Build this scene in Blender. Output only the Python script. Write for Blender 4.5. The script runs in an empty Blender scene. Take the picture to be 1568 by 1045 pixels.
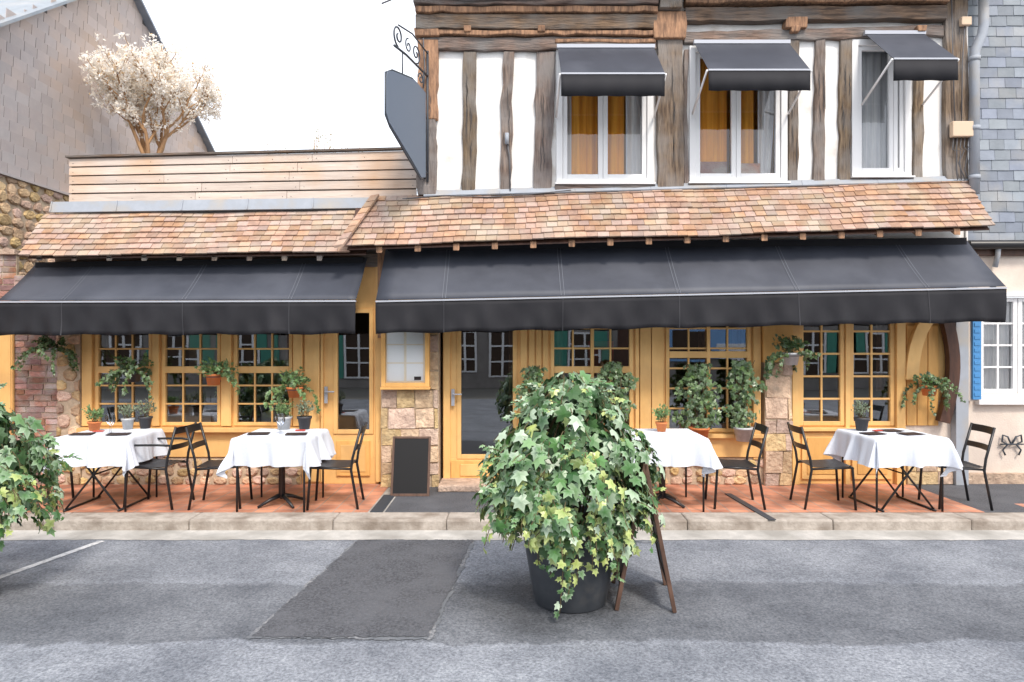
import bpy, math, random
import numpy as np
from mathutils import Vector, Matrix
R = random.Random(7)
rad = math.radians
S = bpy.context.scene
COL = S.collection

# ------------------------------------------------------------------ materials
def mat(name, c1, c2=None, rough=0.7, nscale=8, stretch=(1,1,1), contrast=(0.35,0.65), bump=0.0, bscale=None,
        island=0.0, dirt=None, dscale=1.2, dcon=(0.45,0.75), metal=0.0, spec=0.4, hue=0.0, bdist=0.01):
    m = bpy.data.materials.new(name); m.use_nodes = True
    nt = m.node_tree; N = nt.nodes; L = nt.links
    bs = N['Principled BSDF']
    bs.inputs['Roughness'].default_value = rough
    bs.inputs['Metallic'].default_value = metal
    bs.inputs['Specular IOR Level'].default_value = spec
    if c2 is None and not bump and not dirt and not island:
        bs.inputs['Base Color'].default_value = (*c1,1); return m
    tc = N.new('ShaderNodeTexCoord'); mp = N.new('ShaderNodeMapping')
    mp.inputs['Scale'].default_value = stretch
    L.new(tc.outputs['Object'], mp.inputs['Vector'])
    no = N.new('ShaderNodeTexNoise'); no.inputs['Scale'].default_value = nscale
    no.inputs['Detail'].default_value = 4; no.inputs['Roughness'].default_value = 0.65
    L.new(mp.outputs[0], no.inputs['Vector'])
    if island:
        ge = N.new('ShaderNodeNewGeometry')
        no.noise_dimensions = '4D'
        mu = N.new('ShaderNodeMath'); mu.operation = 'MULTIPLY'; mu.inputs[1].default_value = 37
        L.new(ge.outputs['Random Per Island'], mu.inputs[0]); L.new(mu.outputs[0], no.inputs['W'])
    mr = N.new('ShaderNodeMapRange'); mr.inputs[1].default_value = contrast[0]; mr.inputs[2].default_value = contrast[1]
    L.new(no.outputs['Fac'], mr.inputs[0])
    mx = N.new('ShaderNodeMix'); mx.data_type = 'RGBA'
    mx.inputs[6].default_value = (*c1, 1); mx.inputs[7].default_value = (*(c2 or [v*0.8 for v in c1]), 1)
    L.new(mr.outputs[0], mx.inputs[0])
    out = mx.outputs[2]
    if dirt:
        n2 = N.new('ShaderNodeTexNoise'); n2.inputs['Scale'].default_value = dscale; n2.inputs['Detail'].default_value = 4
        L.new(tc.outputs['Object'], n2.inputs['Vector'])
        m2 = N.new('ShaderNodeMapRange'); m2.inputs[1].default_value = dcon[0]; m2.inputs[2].default_value = dcon[1]
        L.new(n2.outputs['Fac'], m2.inputs[0])
        x2 = N.new('ShaderNodeMix'); x2.data_type = 'RGBA'; x2.inputs[7].default_value = (*dirt, 1)
        L.new(out, x2.inputs[6]); L.new(m2.outputs[0], x2.inputs[0]); out = x2.outputs[2]
    if island:
        hs = N.new('ShaderNodeHueSaturation')
        m3 = N.new('ShaderNodeMapRange'); m3.inputs[3].default_value = 1-island; m3.inputs[4].default_value = 1+island
        L.new(ge.outputs['Random Per Island'], m3.inputs[0]); L.new(m3.outputs[0], hs.inputs['Value'])
        if hue:
            w = N.new('ShaderNodeTexWhiteNoise'); w.noise_dimensions = '1D'
            L.new(ge.outputs['Random Per Island'], w.inputs['W'])
            m4 = N.new('ShaderNodeMapRange'); m4.inputs[3].default_value = 0.5-hue; m4.inputs[4].default_value = 0.5+hue
            L.new(w.outputs['Value'], m4.inputs[0]); L.new(m4.outputs[0], hs.inputs['Hue'])
            m5 = N.new('ShaderNodeMapRange'); m5.inputs[3].default_value = 0.7; m5.inputs[4].default_value = 1.15
            L.new(w.outputs['Value'], m5.inputs[0]); L.new(m5.outputs[0], hs.inputs['Saturation'])
        L.new(out, hs.inputs['Color']); out = hs.outputs[0]
    L.new(out, bs.inputs['Base Color'])
    if bump:
        nb = N.new('ShaderNodeTexNoise'); nb.inputs['Scale'].default_value = bscale or nscale*3; nb.inputs['Detail'].default_value = 3
        L.new(mp.outputs[0], nb.inputs['Vector'])
        bp = N.new('ShaderNodeBump'); bp.inputs['Strength'].default_value = bump; bp.inputs['Distance'].default_value = bdist
        L.new(nb.outputs['Fac'], bp.inputs['Height']); L.new(bp.outputs[0], bs.inputs['Normal'])
    return m

K = {}
K['plaster'] = mat('white_plaster', (0.88,0.87,0.85), (0.84,0.83,0.81), 0.85, 5, dirt=(0.62,0.56,0.50), dscale=3.4, dcon=(0.55,0.82), bump=0.35, bscale=30)
K['timberV'] = mat('old_oak_vertical', (0.31,0.22,0.155), (0.10,0.068,0.052), 0.85, 12, (3,3,0.28), (0.33,0.62), 0.9, 26, island=0.2, dirt=(0.25,0.22,0.20), dscale=2.5, dcon=(0.4,0.62), hue=0.015, bdist=0.02)
K['timberH'] = mat('old_oak_horizontal', (0.28,0.18,0.125), (0.08,0.054,0.042), 0.85, 12, (0.28,3,3), (0.33,0.62), 0.9, 26, island=0.2, dirt=(0.18,0.165,0.155), dscale=2.0, dcon=(0.4,0.62), hue=0.015, bdist=0.02)
K['timberO'] = mat('weathered_orange_oak', (0.46,0.26,0.15), (0.17,0.10,0.065), 0.85, 9, (3,3,0.5), (0.33,0.62), 0.9, 22, island=0.2)
K['yellow'] = mat('ochre_painted_wood', (0.86,0.545,0.215), (0.77,0.455,0.165), 0.5, 4, (2,2,0.5), (0.3,0.7), 0.15, 25, island=0.06, dirt=(0.62,0.37,0.15), dscale=2.8, dcon=(0.48,0.82))
K['yellowD'] = mat('ochre_painted_wood_worn', (0.80,0.46,0.15), (0.66,0.36,0.115), 0.55, 5, (2,2,0.5), (0.3,0.7), 0.2, 25, island=0.08)
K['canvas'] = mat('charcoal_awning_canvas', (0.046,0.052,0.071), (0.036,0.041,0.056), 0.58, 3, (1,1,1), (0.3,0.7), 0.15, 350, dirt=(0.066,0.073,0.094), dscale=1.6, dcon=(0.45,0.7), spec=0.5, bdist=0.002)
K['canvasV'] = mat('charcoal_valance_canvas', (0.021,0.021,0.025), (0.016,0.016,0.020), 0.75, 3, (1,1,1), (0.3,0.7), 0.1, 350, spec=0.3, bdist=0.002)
K['canvasS'] = mat('valance_seam_canvas', (0.040,0.040,0.046), None, 0.75, spec=0.3)
K['seam'] = mat('awning_seam', (0.12,0.13,0.155), None, 0.7)
K['alu'] = mat('pale_aluminium', (0.42,0.44,0.49), None, 0.45, metal=0.2)
K['tile'] = mat('clay_roof_tile', (0.50,0.305,0.21), (0.31,0.19,0.14), 0.85, 14, (1,1,1), (0.3,0.7), 0.5, 50, island=0.19, dirt=(0.42,0.33,0.25), dscale=3.2, dcon=(0.42,0.66), hue=0.008)
K['slateR'] = mat('grey_slate', (0.26,0.295,0.345), (0.20,0.23,0.27), 0.55, 6, (1,1,1), (0.3,0.7), 0.2, 30, island=0.2, hue=0.02, dirt=(0.36,0.35,0.33), dscale=2, dcon=(0.5,0.8))
K['slateL'] = mat('pale_slate', (0.43,0.385,0.375), (0.37,0.335,0.335), 0.75, 6, (1,1,1), (0.3,0.7), 0.2, 30, island=0.07, hue=0.006, dirt=(0.50,0.395,0.335), dscale=0.45, dcon=(0.4,0.65))
K['slateJ'] = mat('slate_underlay', (0.07,0.065,0.065), None, 0.9)
K['slateK'] = mat('slate_underlay_pale', (0.10,0.09,0.088), None, 0.9)
K['stone'] = mat('ochre_sandstone', (0.68,0.49,0.32), (0.40,0.27,0.175), 0.9, 9, (1,1,1), (0.38,0.66), 1.0, 26, island=0.26, hue=0.02, bdist=0.022, dirt=(0.36,0.27,0.19), dscale=6, dcon=(0.55,0.78))
K['rubble'] = mat('rubble_stone', (0.66,0.46,0.28), (0.38,0.235,0.145), 0.9, 9, (1,1,1), (0.35,0.7), 1.0, 30, island=0.33, hue=0.025, bdist=0.022)
K['mortar'] = mat('lime_mortar', (0.60,0.48,0.35), (0.42,0.33,0.24), 0.95, 14, bump=0.5, bscale=60)
K['brick'] = mat('old_brick', (0.42,0.20,0.155), (0.27,0.145,0.125), 0.9, 14, (1,1,1), (0.35,0.7), 0.7, 60, island=0.36, hue=0.02, dirt=(0.42,0.365,0.34), dscale=5, dcon=(0.44,0.66))
K['kerb'] = mat('kerb_stone', (0.47,0.42,0.37), (0.33,0.29,0.25), 0.9, 10, bump=0.7, bscale=40, island=0.05, dirt=(0.23,0.19,0.155), dscale=4, dcon=(0.47,0.70))
K['gutter'] = mat('gutter_concrete', (0.54,0.52,0.485), (0.42,0.405,0.38), 0.9, 8, bump=0.5, bscale=60, dirt=(0.31,0.295,0.27), dscale=2.2, dcon=(0.42,0.68))
K['zinc'] = mat('zinc_sheet', (0.36,0.39,0.44), (0.29,0.32,0.36), 0.6, 3, bump=0.15, bscale=8, dirt=(0.42,0.38,0.33), dscale=3, dcon=(0.5,0.75))
K['plank'] = mat('grey_larch_plank', (0.68,0.58,0.50), (0.50,0.415,0.36), 0.8, 7, (0.3,3,3), (0.3,0.7), 0.4, 20, island=0.10, dirt=(0.60,0.38,0.23), dscale=1.0, dcon=(0.50,0.70))
K['white'] = mat('white_window_paint', (0.83,0.83,0.83), None, 0.4)
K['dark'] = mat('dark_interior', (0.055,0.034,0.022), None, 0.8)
K['darkwood'] = mat('dark_wood', (0.10,0.045,0.028), (0.05,0.025,0.018), 0.5, 10, (2,2,0.4))
K['amber'] = mat('amber_curtain', (0.95,0.46,0.06), (0.72,0.29,0.035), 0.8, 3, (8,8,0.2))
K['voile'] = mat('white_voile_curtain', (0.75,0.75,0.76), (0.55,0.56,0.6), 0.8, 4, (6,6,0.3))
K['blackm'] = mat('black_powdercoat', (0.014,0.014,0.016), None, 0.38, spec=0.5)
K['iron'] = mat('wrought_iron', (0.05,0.06,0.075), None, 0.5)
K['cloth'] = mat('white_tablecloth', (0.74,0.775,0.84), (0.70,0.735,0.81), 0.85, 60)
K['pot'] = mat('anthracite_pot', (0.050,0.056,0.066), (0.07,0.077,0.087), 0.42, 6, dirt=(0.14,0.13,0.12), dscale=5, dcon=(0.58,0.85))
K['terra'] = mat('terracotta', (0.70,0.22,0.07), (0.55,0.19,0.07), 0.75, 10)
K['potw'] = mat('galvanised_pot', (0.55,0.56,0.57), (0.42,0.43,0.44), 0.5, 14, metal=0.2)
K['potd'] = mat('dark_pot', (0.05,0.05,0.055), None, 0.5)
K['soil'] = mat('potting_soil', (0.05,0.035,0.025), None, 0.95)
K['menu'] = mat('menu_cover', (0.045,0.03,0.028), None, 0.5)
K['red'] = mat('red_napkin', (0.5,0.06,0.04), None, 0.7)
K['paper'] = mat('menu_paper', (0.93,0.84,0.68), (0.88,0.78,0.62), 0.8, 30)
K['sheet'] = mat('menu_sheet', (0.94,0.94,0.93), None, 0.8)
K['board'] = mat('blackboard', (0.006,0.006,0.007), None, 0.6)
K['framew'] = mat('board_frame_wood', (0.15,0.085,0.06), (0.08,0.045,0.032), 0.55, 10, (2,2,0.5))
K['sign'] = mat('blank_sign_panel', (0.13,0.165,0.22), None, 0.5)
K['blue'] = mat('blue_shutter_paint', (0.07,0.25,0.52), None, 0.5)
K['sky_blue'] = mat('pale_blue_shopfront', (0.22,0.42,0.72), None, 0.5)
K['teal'] = mat('green_shutter_paint', (0.06,0.27,0.20), None, 0.5)
K['cream'] = mat('cream_render', (0.76,0.67,0.58), (0.68,0.58,0.50), 0.9, 4, bump=0.4, bscale=50, dirt=(0.56,0.48,0.42), dscale=1.5, dcon=(0.5,0.75))
K['oppo'] = mat('grey_render', (0.30,0.28,0.26), (0.22,0.205,0.195), 0.9, 2)
K['bark'] = mat('tree_bark', (0.46,0.27,0.13), (0.30,0.17,0.09), 0.9, 14, (1,1,0.4), bump=0.6)
K['stem'] = mat('ivy_stem', (0.14,0.10,0.05), None, 0.8)
K['paint'] = mat('road_paint', (0.72,0.72,0.72), (0.30,0.31,0.33), 0.7, 18, contrast=(0.45,0.68))
K['beige'] = mat('beige_plastic', (0.66,0.50,0.36), None, 0.6)
K['cable'] = mat('cable', (0.12,0.12,0.13), None, 0.6)
K['patch'] = mat('fresh_asphalt', (0.135,0.14,0.155), (0.048,0.051,0.06), 0.85, 60, contrast=(0.35,0.65), bump=1.0, bscale=120, dirt=(0.13,0.135,0.15), dscale=3, dcon=(0.4,0.75))
K['seal'] = mat('joint_sand', (0.27,0.27,0.28), (0.13,0.14,0.155), 0.9, 40, contrast=(0.40,0.58), bump=0.5, bscale=90, dirt=(0.14,0.15,0.165), dscale=5, dcon=(0.45,0.6))
K['ground'] = mat('ground_earth', (0.18,0.17,0.15), None, 0.9)

def node_mat(name):
    m = bpy.data.materials.new(name); m.use_nodes = True
    return m, m.node_tree.nodes, m.node_tree.links
# asphalt
m, N, L = node_mat('asphalt'); bs = N['Principled BSDF']; bs.inputs['Roughness'].default_value = 0.75; bs.inputs['Specular IOR Level'].default_value = 0.35
tc = N.new('ShaderNodeTexCoord')
n1 = N.new('ShaderNodeTexNoise'); n1.inputs['Scale'].default_value = 65; n1.inputs['Detail'].default_value = 5; n1.inputs['Roughness'].default_value = 0.7
n2 = N.new('ShaderNodeTexNoise'); n2.inputs['Scale'].default_value = 1.5; n2.inputs['Detail'].default_value = 9; n2.inputs['Roughness'].default_value = 0.7
for n in (n1, n2): L.new(tc.outputs['Object'], n.inputs['Vector'])
mx = N.new('ShaderNodeMix'); mx.data_type = 'RGBA'; mx.inputs[6].default_value = (0.088,0.098,0.118,1); mx.inputs[7].default_value = (0.30,0.32,0.355,1)
mr = N.new('ShaderNodeMapRange'); mr.inputs[1].default_value = 0.33; mr.inputs[2].default_value = 0.67
L.new(n1.outputs[0], mr.inputs[0]); L.new(mr.outputs[0], mx.inputs[0])
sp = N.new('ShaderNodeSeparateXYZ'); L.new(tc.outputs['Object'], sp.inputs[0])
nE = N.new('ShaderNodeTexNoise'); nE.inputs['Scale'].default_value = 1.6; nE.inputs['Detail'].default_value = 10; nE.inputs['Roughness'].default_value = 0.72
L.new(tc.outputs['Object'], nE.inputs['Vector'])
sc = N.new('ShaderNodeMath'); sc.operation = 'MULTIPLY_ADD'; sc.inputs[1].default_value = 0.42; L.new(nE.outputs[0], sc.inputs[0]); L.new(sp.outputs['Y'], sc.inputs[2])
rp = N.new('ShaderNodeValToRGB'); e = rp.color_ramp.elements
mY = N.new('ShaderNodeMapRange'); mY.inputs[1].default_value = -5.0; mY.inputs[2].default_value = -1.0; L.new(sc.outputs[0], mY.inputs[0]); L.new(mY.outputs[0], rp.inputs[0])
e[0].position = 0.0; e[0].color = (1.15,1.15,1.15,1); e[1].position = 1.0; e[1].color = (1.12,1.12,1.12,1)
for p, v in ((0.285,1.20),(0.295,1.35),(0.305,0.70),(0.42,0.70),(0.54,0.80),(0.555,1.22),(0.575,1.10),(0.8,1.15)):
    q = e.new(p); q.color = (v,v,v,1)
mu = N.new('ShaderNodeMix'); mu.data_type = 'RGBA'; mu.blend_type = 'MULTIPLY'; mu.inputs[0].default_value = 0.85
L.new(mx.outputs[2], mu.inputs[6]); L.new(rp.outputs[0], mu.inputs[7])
rp2 = N.new('ShaderNodeValToRGB'); e = rp2.color_ramp.elements; e[0].position = 0.34; e[0].color = (0.64,0.65,0.67,1); e[1].position = 0.64; e[1].color = (1.2,1.19,1.17,1)
L.new(n2.outputs[0], rp2.inputs[0])
mu2 = N.new('ShaderNodeMix'); mu2.data_type = 'RGBA'; mu2.blend_type = 'MULTIPLY'; mu2.inputs[0].default_value = 1
L.new(mu.outputs[2], mu2.inputs[6]); L.new(rp2.outputs[0], mu2.inputs[7])
# damp watering stain around the planter
ds = N.new('ShaderNodeVectorMath'); ds.operation = 'DISTANCE'; ds.inputs[1].default_value = (0.22,-3.35,-0.1); L.new(tc.outputs['Object'], ds.inputs[0])
dn_ = N.new('ShaderNodeMath'); dn_.operation = 'MULTIPLY_ADD'; dn_.inputs[1].default_value = 1.1; L.new(nE.outputs[0], dn_.inputs[0]); L.new(ds.outputs['Value'], dn_.inputs[2])
dm = N.new('ShaderNodeMapRange'); dm.inputs[1].default_value = 1.02; dm.inputs[2].default_value = 1.3; dm.inputs[3].default_value = 0.62; dm.inputs[4].default_value = 1.0; L.new(dn_.outputs[0], dm.inputs[0])
mu3 = N.new('ShaderNodeMix'); mu3.data_type = 'RGBA'; mu3.blend_type = 'MULTIPLY'; mu3.inputs[0].default_value = 1
L.new(mu2.outputs[2], mu3.inputs[6]); L.new(dm.outputs[0], mu3.inputs[7])
L.new(mu3.outputs[2], bs.inputs['Base Color'])
bp = N.new('ShaderNodeBump'); bp.inputs['Strength'].default_value = 0.9; bp.inputs['Distance'].default_value = 0.008
L.new(n1.outputs[0], bp.inputs['Height']); L.new(bp.outputs[0], bs.inputs['Normal'])
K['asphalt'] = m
# terracotta paving
m, N, L = node_mat('terracotta_paving'); bs = N['Principled BSDF']; bs.inputs['Roughness'].default_value = 0.6
tc = N.new('ShaderNodeTexCoord'); bt = N.new('ShaderNodeTexBrick'); bt.offset = 0.0
bt.inputs['Scale'].default_value = 1; bt.inputs['Brick Width'].default_value = 0.2; bt.inputs['Row Height'].default_value = 0.2; bt.inputs['Mortar Size'].default_value = 0.007
bt.inputs['Color1'].default_value = (0.72,0.32,0.20,1); bt.inputs['Color2'].default_value = (0.52,0.22,0.14,1); bt.inputs['Mortar'].default_value = (0.40,0.30,0.25,1)
L.new(tc.outputs['Object'], bt.inputs['Vector'])
n2 = N.new('ShaderNodeTexNoise'); n2.inputs['Scale'].default_value = 3; n2.inputs['Detail'].default_value = 6; L.new(tc.outputs['Object'], n2.inputs['Vector'])
rp = N.new('ShaderNodeValToRGB'); e = rp.color_ramp.elements; e[0].position = 0.36; e[0].color = (0.58,0.58,0.60,1); e[1].position = 0.62; e[1].color = (1.1,1.1,1.08,1)
L.new(n2.outputs[0], rp.inputs[0]); mu = N.new('ShaderNodeMix'); mu.data_type = 'RGBA'; mu.blend_type = 'MULTIPLY'; mu.inputs[0].default_value = 1
L.new(bt.outputs[0], mu.inputs[6]); L.new(rp.outputs[0], mu.inputs[7]); L.new(mu.outputs[2], bs.inputs['Base Color'])
K['pave'] = m
# glass
def glassmat(name, tint, refl):
    m, N, L = node_mat(name); N.remove(N['Principled BSDF']); o = N['Material Output']
    t = N.new('ShaderNodeBsdfTransparent'); t.inputs[0].default_value = (*tint,1)
    g = N.new('ShaderNodeBsdfGlossy'); g.inputs['Roughness'].default_value = 0.008; g.inputs[0].default_value = (0.93,0.96,1,1)
    tc = N.new('ShaderNodeTexCoord'); n = N.new('ShaderNodeTexNoise'); n.inputs['Scale'].default_value = 1.6; n.inputs['Detail'].default_value = 0; L.new(tc.outputs['Object'], n.inputs['Vector'])
    bp = N.new('ShaderNodeBump'); bp.inputs['Strength'].default_value = 0.05; bp.inputs['Distance'].default_value = 0.015
    L.new(n.outputs[0], bp.inputs['Height']); L.new(bp.outputs[0], g.inputs['Normal'])
    lw = N.new('ShaderNodeLayerWeight'); lw.inputs[0].default_value = 0.25
    ad = N.new('ShaderNodeMath'); ad.operation = 'ADD'; ad.use_clamp = True; ad.inputs[1].default_value = refl; L.new(lw.outputs['Fresnel'], ad.inputs[0])
    mx = N.new('ShaderNodeMixShader'); L.new(ad.outputs[0], mx.inputs[0]); L.new(t.outputs[0], mx.inputs[1]); L.new(g.outputs[0], mx.inputs[2]); L.new(mx.outputs[0], o.inputs[0])
    return m
K['glass'] = glassmat('window_glass', (0.85,0.84,0.80), 0.20)
K['glassU'] = glassmat('upper_window_glass', (0.96,0.96,0.94), 0.04)
K['glassC'] = glassmat('clear_glass', (0.98,0.98,0.98), 0.0)
def leafmat(name, rough=0.45, trans=0.25):
    m, N, L = node_mat(name); bs = N['Principled BSDF']; o = N['Material Output']
    bs.inputs['Roughness'].default_value = rough
    a = N.new('ShaderNodeAttribute'); a.attribute_name = 'Col'; L.new(a.outputs['Color'], bs.inputs['Base Color'])
    t = N.new('ShaderNodeBsdfTranslucent'); L.new(a.outputs['Color'], t.inputs[0])
    mx = N.new('ShaderNodeMixShader'); mx.inputs[0].default_value = trans
    L.new(bs.outputs[0], mx.inputs[1]); L.new(t.outputs[0], mx.inputs[2]); L.new(mx.outputs[0], o.inputs[0])
    return m
K['leaf'] = leafmat('ivy_leaf', 0.32, 0.16)
K['leafm'] = leafmat('matt_leaf', 0.7, 0.4)

# ------------------------------------------------------------------ mesh builder
class MB:
    def __init__(s): s.v=[]; s.f=[]; s.m=[]; s.mats=[]; s.sm=[]
    def mi(s, k):
        if k not in s.mats: s.mats.append(k)
        return s.mats.index(k)
    def add(s, vs, fs, k, smooth=False):
        b=len(s.v); s.v += [tuple(p) for p in vs]; i=s.mi(k)
        for f in fs: s.f.append(tuple(b+j for j in f)); s.m.append(i); s.sm.append(smooth)
    def hexa(s, P, k):
        s.add(P, [(0,3,2,1),(4,5,6,7),(0,1,5,4),(1,2,6,5),(2,3,7,6),(3,0,4,7)], k)
    def box(s, x0,x1,y0,y1,z0,z1,k, j=0):
        P=[(x0,y0,z0),(x1,y0,z0),(x1,y1,z0),(x0,y1,z0),(x0,y0,z1),(x1,y0,z1),(x1,y1,z1),(x0,y1,z1)]
        if j: P=[tuple(c+R.uniform(-j,j) for c in p) for p in P]
        s.hexa(P,k)
    def obox(s, o, a, b, c, k):
        o,a,b,c=map(Vector,(o,a,b,c))
        s.hexa([o,o+a,o+a+b,o+b,o+c,o+a+c,o+a+b+c,o+b+c],k)
    def poly(s, pts, k): s.add(pts,[tuple(range(len(pts)))],k)
    def tube(s, pts, r, k, n=8, cap=True):
        pts=[Vector(p) for p in pts]; rs=r if isinstance(r,(list,tuple)) else [r]*len(pts)
        vs=[];fs=[]; up=None
        for i,p in enumerate(pts):
            t=(pts[min(i+1,len(pts)-1)]-pts[max(i-1,0)])
            if t.length<1e-9: t=Vector((0,0,1))
            t.normalize()
            if up is None: up=Vector((0,0,1)) if abs(t.z)<0.9 else Vector((1,0,0))
            u=t.cross(up).normalized(); w=u.cross(t).normalized(); up=w
            for a in range(n):
                q=2*math.pi*a/n+math.pi/4; vs.append(p+(u*math.cos(q)+w*math.sin(q))*rs[i])
        for i in range(len(pts)-1):
            for a in range(n):
                b=(a+1)%n; fs.append((i*n+a,i*n+b,(i+1)*n+b,(i+1)*n+a))
        if cap: fs.append(tuple(reversed(range(n)))); fs.append(tuple((len(pts)-1)*n+a for a in range(n)))
        s.add(vs,fs,k,smooth=n>4)
    def lathe(s, prof, c, k, n=28):
        vs=[];fs=[]
        for (r,z) in prof:
            for a in range(n):
                q=2*math.pi*a/n; vs.append((c[0]+r*math.cos(q),c[1]+r*math.sin(q),c[2]+z))
        for i in range(len(prof)-1):
            for a in range(n):
                b=(a+1)%n; fs.append((i*n+a,i*n+b,(i+1)*n+b,(i+1)*n+a))
        s.add(vs,fs,k,smooth=True)
    def make(s, name, parent=None, bevel=0, matrix=None):
        me=bpy.data.meshes.new(name); me.from_pydata(s.v,[],s.f)
        for k in s.mats: me.materials.append(K[k])
        me.polygons.foreach_set('material_index', s.m); me.polygons.foreach_set('use_smooth', s.sm); me.update()
        o=bpy.data.objects.new(name,me); COL.objects.link(o)
        if parent: o.parent=parent
        if matrix is not None: o.matrix_local=matrix
        if bevel:
            b=o.modifiers.new('bevel','BEVEL'); b.width=bevel; b.segments=2; b.limit_method='ANGLE'; b.angle_limit=rad(40)
        return o
def empty(name, loc=(0,0,0), rot=0):
    o=bpy.data.objects.new(name,None); COL.objects.link(o); o.location=loc; o.rotation_euler=(0,0,rot); o.empty_display_size=0.2
    return o

def wall_holes(M,x0,x1,z0,z1,y0,y1,holes,k):
    xs=sorted({x0,x1,*[h[0] for h in holes],*[h[1] for h in holes]}); zs=sorted({z0,z1,*[h[2] for h in holes],*[h[3] for h in holes]})
    xs=[x for x in xs if x0<=x<=x1]; zs=[z for z in zs if z0<=z<=z1]
    for a,b in zip(xs,xs[1:]):
        run=None
        for c,d in zip(zs,zs[1:]):
            cx,cz=(a+b)/2,(c+d)/2
            if any(h[0]<cx<h[1] and h[2]<cz<h[3] for h in holes):
                if run: M.box(a,b,y0,y1,run[0],run[1],k); run=None
            else: run=(run[0],d) if run else (c,d)
        if run: M.box(a,b,y0,y1,run[0],run[1],k)
def window(M,G,x0,x1,z0,z1,cols,rows,y,kf,fw=0.045,mw=0.02,kg='glass',dep=0.05,transom=None):
    M.box(x0,x0+fw,y,y+dep,z0,z1,kf); M.box(x1-fw,x1,y,y+dep,z0,z1,kf)
    M.box(x0+fw,x1-fw,y,y+dep,z0,z0+fw,kf); M.box(x0+fw,x1-fw,y,y+dep,z1-fw,z1,kf)
    a,b=x0+fw,x1-fw; c,d=z0+fw,z1-fw
    for i in range(1,cols):
        x=a+(b-a)*i/cols; M.box(x-mw/2,x+mw/2,y+0.008,y+0.03,c,d,kf)
    for j in range(1,rows):
        z=c+(d-c)*j/rows; M.box(a,b,y+0.011,y+0.028,z-mw/2,z+mw/2,kf)
    if transom: M.box(a,b,y-0.006,y+0.04,transom-0.04,transom+0.04,kf)
    for i in range(cols):
        for j in range(rows):
            xa,xb=a+(b-a)*i/cols,a+(b-a)*(i+1)/cols; za,zb=c+(d-c)*j/rows,c+(d-c)*(j+1)/rows
            t1,t2=R.uniform(-.0008,.0008),R.uniform(-.0008,.0008)
            G.poly([(xa,y+0.033+t1,za),(xb,y+0.033-t1,za),(xb,y+0.033-t1+t2,zb),(xa,y+0.033+t1+t2,zb)],kg)
def field(M,o,ux,dn,W,H,rh,tw,th,k,ur=None,lift=0.012,over=0.03,jit=0.004,gap=0.004,wave=0.0,stag=0.5,clip=None):
    o=Vector(o);ux=Vector(ux).normalized();dn=Vector(dn).normalized();n=dn.cross(ux).normalized()
    rows=int(round(H/rh)); rh=H/rows
    for r in range(rows):
        v1=H-r*rh; v0=v1-rh-over
        u0,u1=ur((v1-rh/2)/H) if ur else (0,W)
        u=u0-(tw*stag if r%2 else 0); rowl=R.uniform(-jit,jit)
        while u<u1-0.01:
            w=tw*R.uniform(0.9,1.1)
            a=max(u,u0)+gap/2; b=min(u+w,u1)-gap/2; u+=w
            if b-a<0.02: continue
            if clip and not clip((a+b)/2,v1-rh/2): continue
            wv=wave*(math.sin(a*2.1+v1*3)+0.6*math.sin(a*5.3+1)) if wave else 0
            sg=wave*(math.sin(a*1.3+2)+.5*math.sin(a*3.7)) if wave else 0
            l=lift+(R.uniform(-jit,jit)+rowl)*0.6; dv=R.uniform(-jit,jit)*.8+sg; rt=R.uniform(-jit,jit)*.7
            P=[]
            for off in (0,th):
                P+= [o+ux*a+dn*(v1+dv)+n*(wv+l+off), o+ux*b+dn*(v1+dv+rt)+n*(wv+l+off+rt*.5), o+ux*b+dn*max(v0,0)+n*(wv+off-0.002), o+ux*a+dn*max(v0,0)+n*(wv+off-0.002)]
            M.hexa(P,k)
def masonry(M,o,ux,n,W,H,rh,uw,k,joint=0.012,th=0.04,jit=0.004,hj=0.15,wj=0.4,back='mortar'):
    o=Vector(o);ux=Vector(ux);n=Vector(n);up=Vector((0,0,1))
    M.obox(o-n*0.05,ux*W,n*0.05,up*H,back)
    z=0
    while z<H-0.02:
        h=rh*R.uniform(1-hj,1+hj)
        if z+h>H-rh*0.4: h=H-z
        u=-R.uniform(0,uw*0.6)
        while u<W:
            w=uw*R.uniform(1-wj,1+wj)
            a=max(u,0); b=min(u+w,W); u+=w
            if b-a<0.03: continue
            t=th*R.uniform(0.5,1.1)*0.6
            j=lambda: R.uniform(-jit,jit)
            P=[]
            for off in (-0.03,t):
                for (uu,zz) in ((a+joint/2,z+joint/2),(b-joint/2,z+joint/2),(b-joint/2,z+h-joint/2),(a+joint/2,z+h-joint/2)):
                    P.append(o+ux*(uu+j())+up*(zz+j())+n*(off+j()*.5))
            M.hexa(P,k)
        z+=h
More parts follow.
